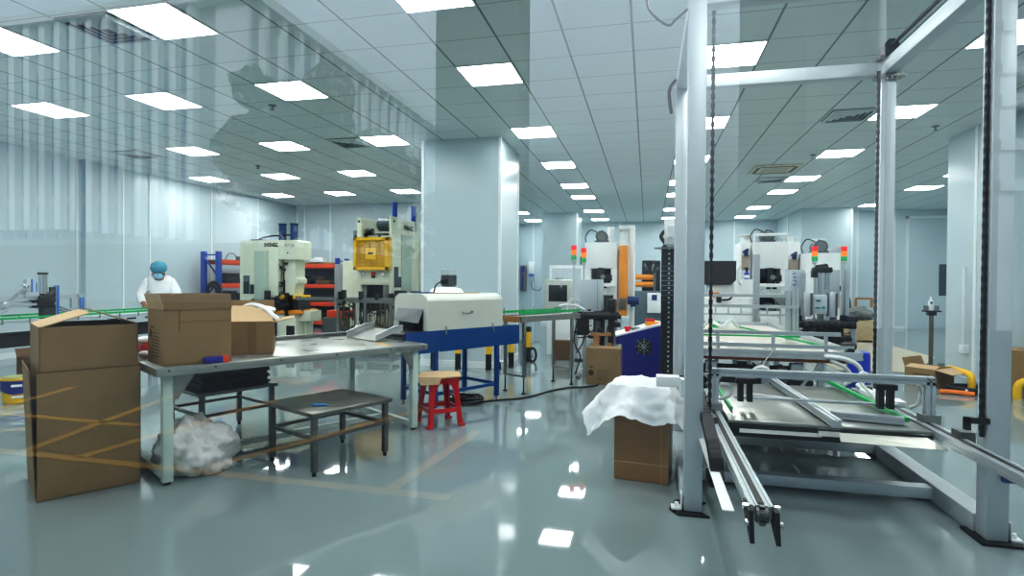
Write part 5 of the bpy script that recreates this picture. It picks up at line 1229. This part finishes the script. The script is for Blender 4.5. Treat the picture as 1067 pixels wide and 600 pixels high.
skin('lab_coat', [(-.0,0,.62),(0,0,.93),(.03,0,1.06),(.09,0,1.19),(.14,0,1.29),(.19,0,1.36),(.11,.15,1.30),(.17,.265,1.07),(.35,.205,.94),(.11,-.15,1.30),(.17,-.265,1.07),(.35,-.205,.94)],
     [(0,1),(1,2),(2,3),(3,4),(4,5),(4,6),(6,7),(7,8),(4,9),(9,10),(10,11)], [(.22,.24),(.2,.24),(.2,.25),(.2,.25),(.17,.2),(.10,.10),.105,.085,.065,.105,.085,.065], coat, t, 1)
b = M(); b.prism([(-.004,.7),(.004,.7),(.004,1.2),(-.004,1.2)], 'x', .17, .2); b.box((.19,-.05,1.27),(.26,.05,1.29), .01); b.build('coat_placket', coat, t)
skin('trousers', [(0,0,.9),(0,.1,.85),(0,.115,.48),(-.02,.115,.1),(0,-.1,.85),(0,-.115,.48),(-.02,-.115,.1)], [(0,1),(1,2),(2,3),(0,4),(4,5),(5,6)], [.13,.105,.08,.065,.105,.08,.065], trs, t)
for s_ in (-1, 1):
    b = M(); b.box((-.08,s_*.12-.05,0),(.2,s_*.12+.05,.075), .03); b.build('shoe', white, t)
b = blob((0,0,0),.135,(1.0,.95,.78),4,.08,3,5.0); b.bm.transform(Matrix.Translation((.265,0,1.53)) @ Matrix.Rotation(.45,4,'Y')); b.build('hair_cap', capm, t)
b = M(); b.ball((0,0,0),.075,(.55,.95,.66),18); b.bm.transform(Matrix.Translation((.352,0,1.388)) @ Matrix.Rotation(.35,4,'Y')); b.build('face_mask', maskm, t)
# ------------------------------------------------------------------ bollards round the pillar
bo = thing('bollard', 'black and yellow bollard at the left front of the pillar behind the tunnel', 'bollard', (-3.2,8.2,0), 0, 'black and yellow bollards round the pillar')
for nm, m, z0_, z1_ in (('lower_band', black, 0, .24), ('middle_band', yellow, .24, .5), ('top_band', black, .5, .57)):
    b = M(); b.cyl((0,0,z0_),(0,0,z1_),.045,seg=18)
    if nm == 'top_band': b.ball((0,0,.57),.045,(1,1,.4),18)
    b.build(nm, m, bo)
for x, y, lab in ((-2.8,8.2,'black and yellow bollard, second from left behind the tunnel stand'),(-2.33,8.25,'black and yellow bollard near the right tunnel leg'),(-2.05,8.55,'black and yellow bollard behind the exit conveyor leg'),(-1.93,9.3,'black and yellow bollard at the right side of the pillar, clear of the conveyor')): dup(bo, (x,y,0), None, lab)
b = M(); b.tube([(-1.85+.06*math.cos(a),9.25,.12+.11*math.sin(a)) for a in [2*PI*k/10 for k in range(10)]], .02, closed=True); tag(b.build('hose_loop', black), 'black hose loop hanging at the rightmost bollard', 'hose')
# ------------------------------------------------------------------ right rear corner
b = M(); b.prism([(2.9,9.75),(3.95,9.75),(5.15,11.9),(5.2,17.5),(2.9,17.5)], 'z', .001, .006); tag(b.build('floor_sheet', mat('beige_sheet', rgb(182,176,156), .55, var=.05)), 'large beige sheet laid on the floor in front of the back right wall', 'floor sheet')
t = thing('drum', 'small deep blue drum behind the right lift post', 'drum', (2.52,7.7,0))
b = M(); b.lathe([(.12,0),(.125,.02),(.125,.24),(.13,.25),(.125,.26),(.125,.47),(.115,.5)], seg=26); b.build('drum_body', mat('drum_blue', rgb(20,50,170), .35), t)
b = M(); b.lathe([(.118,.495),(.118,.51),(.1,.515)], seg=26); b.build('lid', mat('drum_lid', rgb(36,80,196), .35), t)
carton('open_floor_carton', 'open brown carton on the floor at the foot of the tray stand', (3.62,8.36,0), math.radians(42), .5, .36, .24, (('front',.2,-12,cardl),('back',.12,70,card),('left',.14,165,cardl)))
t = bpy.data.objects['open_floor_carton']
b = M()
for k in range(4): b.box((-.002,.06,.05+.035*k),(.0005,.26,.06+.035*k))
b.build('dark_print', ink, t)
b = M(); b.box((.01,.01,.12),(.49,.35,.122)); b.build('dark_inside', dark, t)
t = thing('tray_stand', 'steel pole stand with small black tray behind the open floor carton', 'stand', (3.95,9.25,0))
b = M(); b.lathe([(.16,0),(.16,.015),(.03,.03)], seg=22); b.build('base', dsteel, t)
b = M(); b.cyl((0,0,.02),(0,0,.93),.028,seg=14); b.build('pole', mat('stand_bronze', rgb(120,112,100), .4, .6), t)
b = M(); b.box((-.1,-.07,.95),(.1,.07,.97), .004); b.box((-.05,-.04,.9),(.05,.04,.95)); b.build('tray', black, t)
t = thing('grey_cup', 'two small grey pots standing on the pole stand tray', 'pot', (3.95,9.25,.97))
b = M(); b.lathe([(.03,0),(.03,.07)],(-.07,0,0),seg=14); b.lathe([(.03,0),(.03,.07)],(.065,0,0),seg=14); b.build('pots', greyd, t)
t = thing('small_bottle', 'small white bottle with blue mark on the pole stand tray', 'bottle', (3.94,9.25,.97))
b = M(); b.lathe([(.03,0),(.032,.01),(.032,.12),(.012,.16),(.012,.2)], seg=16); b.build('bottle_body', plastic, t)
b = M(); b.cbox((-.005,-.032,.11),(.03,.004,.03)); b.build('blue_mark', motorb, t)
t = thing('orange_grip', 'orange tool grip on the floor in front of the open floor carton', 'tool', (3.62,7.95,0), math.radians(-12))
b = M(); b.tube([(-.12,0,.03),(0,0,.035),(.12,-.01,.03),(.22,-.02,.03)], .028, seg=10); b.build('grip', mat('grip_orange', rgb(240,120,20), .4), t)
b = M(); b.lathe([(.04,.0),(.01,.07)],(.16,.05,0),seg=8); b.build('white_tag', tapewhite, t)
b = M(); b.tube([(3.95+.3*math.cos(a),8.2+.2*math.sin(a),.02) for a in [2*PI*k/12 for k in range(12)]], .022, closed=True); b.tube([(3.97+.27*math.cos(a),8.18+.18*math.sin(a),.06) for a in [2*PI*k/12 for k in range(12)]], .022, closed=True); tag(b.build('cable_ring', cable), 'black cable ring lying on the floor beside the open floor carton', 'cable')
carton('brown_carton', 'tall brown carton against the right pillar behind the yellow guard rail', (4.22,8.02,0), 0, .6, .42, .55, (), m=card)
b = M(); b.box((0,0,.55),(.6,.42,.556)); b.build('lid', card, bpy.data.objects['brown_carton.001'])
b = M(); b.tube([(4.0,8.3,.0),(4.0,8.3,.14),(4.0,8.36,.2),(4.0,8.5,.21),(4.0,8.75,.21),(4.0,8.86,.2),(4.0,8.9,.14),(4.0,8.9,0)], .042, seg=14, smooth=3); tag(b.build('guard_rail', yellow), 'yellow tubular guard rail along the left side of the right pillar', 'guard rail')
b = M(); b.tube([(4.25,7.85,.0),(4.25,7.85,.14),(4.3,7.85,.2),(4.45,7.85,.21),(5.5,7.85,.21),(5.6,7.85,.2),(5.65,7.85,.14),(5.65,7.85,0)], .042, seg=14, smooth=3); tag(b.build('guard_rail', yellow), 'yellow tubular guard rail in front of the carton at the right edge', 'guard rail')
t = thing('wooden_crate', 'pale wooden crate loaded with grey parts by the back right wall', 'crate', (4.15,14.3,0), math.radians(8))
b = M(); b.box((0,0,.05),(1.0,.7,.5), .01); b.build('crate_side', mat('pale_wood', rgb(196,178,140), .7, var=.12, stretch=(1,1,8)), t)
b = M()
for x in (.05,.45,.85): b.box((x,0,0),(x+.1,.7,.05))
b.build('skid', wood, t)
t = thing('grey_parts', 'heap of grey machine parts on the wooden crate', 'parts', (4.65,14.6,.5))
b = blob((0,0,.14),.36,(1.3,.8,.5),6,.3,3,2.5,.0); b.build('part_heap', mat('heap_grey', rgb(116,120,118), .6, var=.35, scale=14), t)
b = M(); b.tube([(-.35,-.1,.25),(-.4,-.1,.5),(-.25,-.1,.62),(-.12,-.1,.5),(-.1,-.1,.25)], .025); b.build('bent_hose', black, t)
b = M(); b.bar((.05,0,.3),(.05,0,.5),.05); b.bar((.05,0,.5),(.4,0,.5),.05); b.bar((.38,0,.3),(.38,0,.5),.05); b.build('wooden_frame', wood, t)

# ------------------------------------------------------------------ render look
scene.view_settings.view_transform = 'Standard'
scene.view_settings.look = 'None'
scene.view_settings.exposure = 0.55
scene.view_settings.use_curve_mapping = True
cm = scene.view_settings.curve_mapping; cv = cm.curves[3]
for x_, y_ in ((.02,.010),(.08,.058),(.25,.235),(.55,.58)): cv.points.new(x_, y_)
cm.update()
scene.cycles.use_denoising = True
scene.cycles.max_bounces = 10; scene.cycles.diffuse_bounces = 5; scene.cycles.glossy_bounces = 5; scene.cycles.transparent_max_bounces = 12
scene.cycles.sample_clamp_indirect = 6.0
scene.cycles.caustics_reflective = False; scene.cycles.caustics_refractive = False
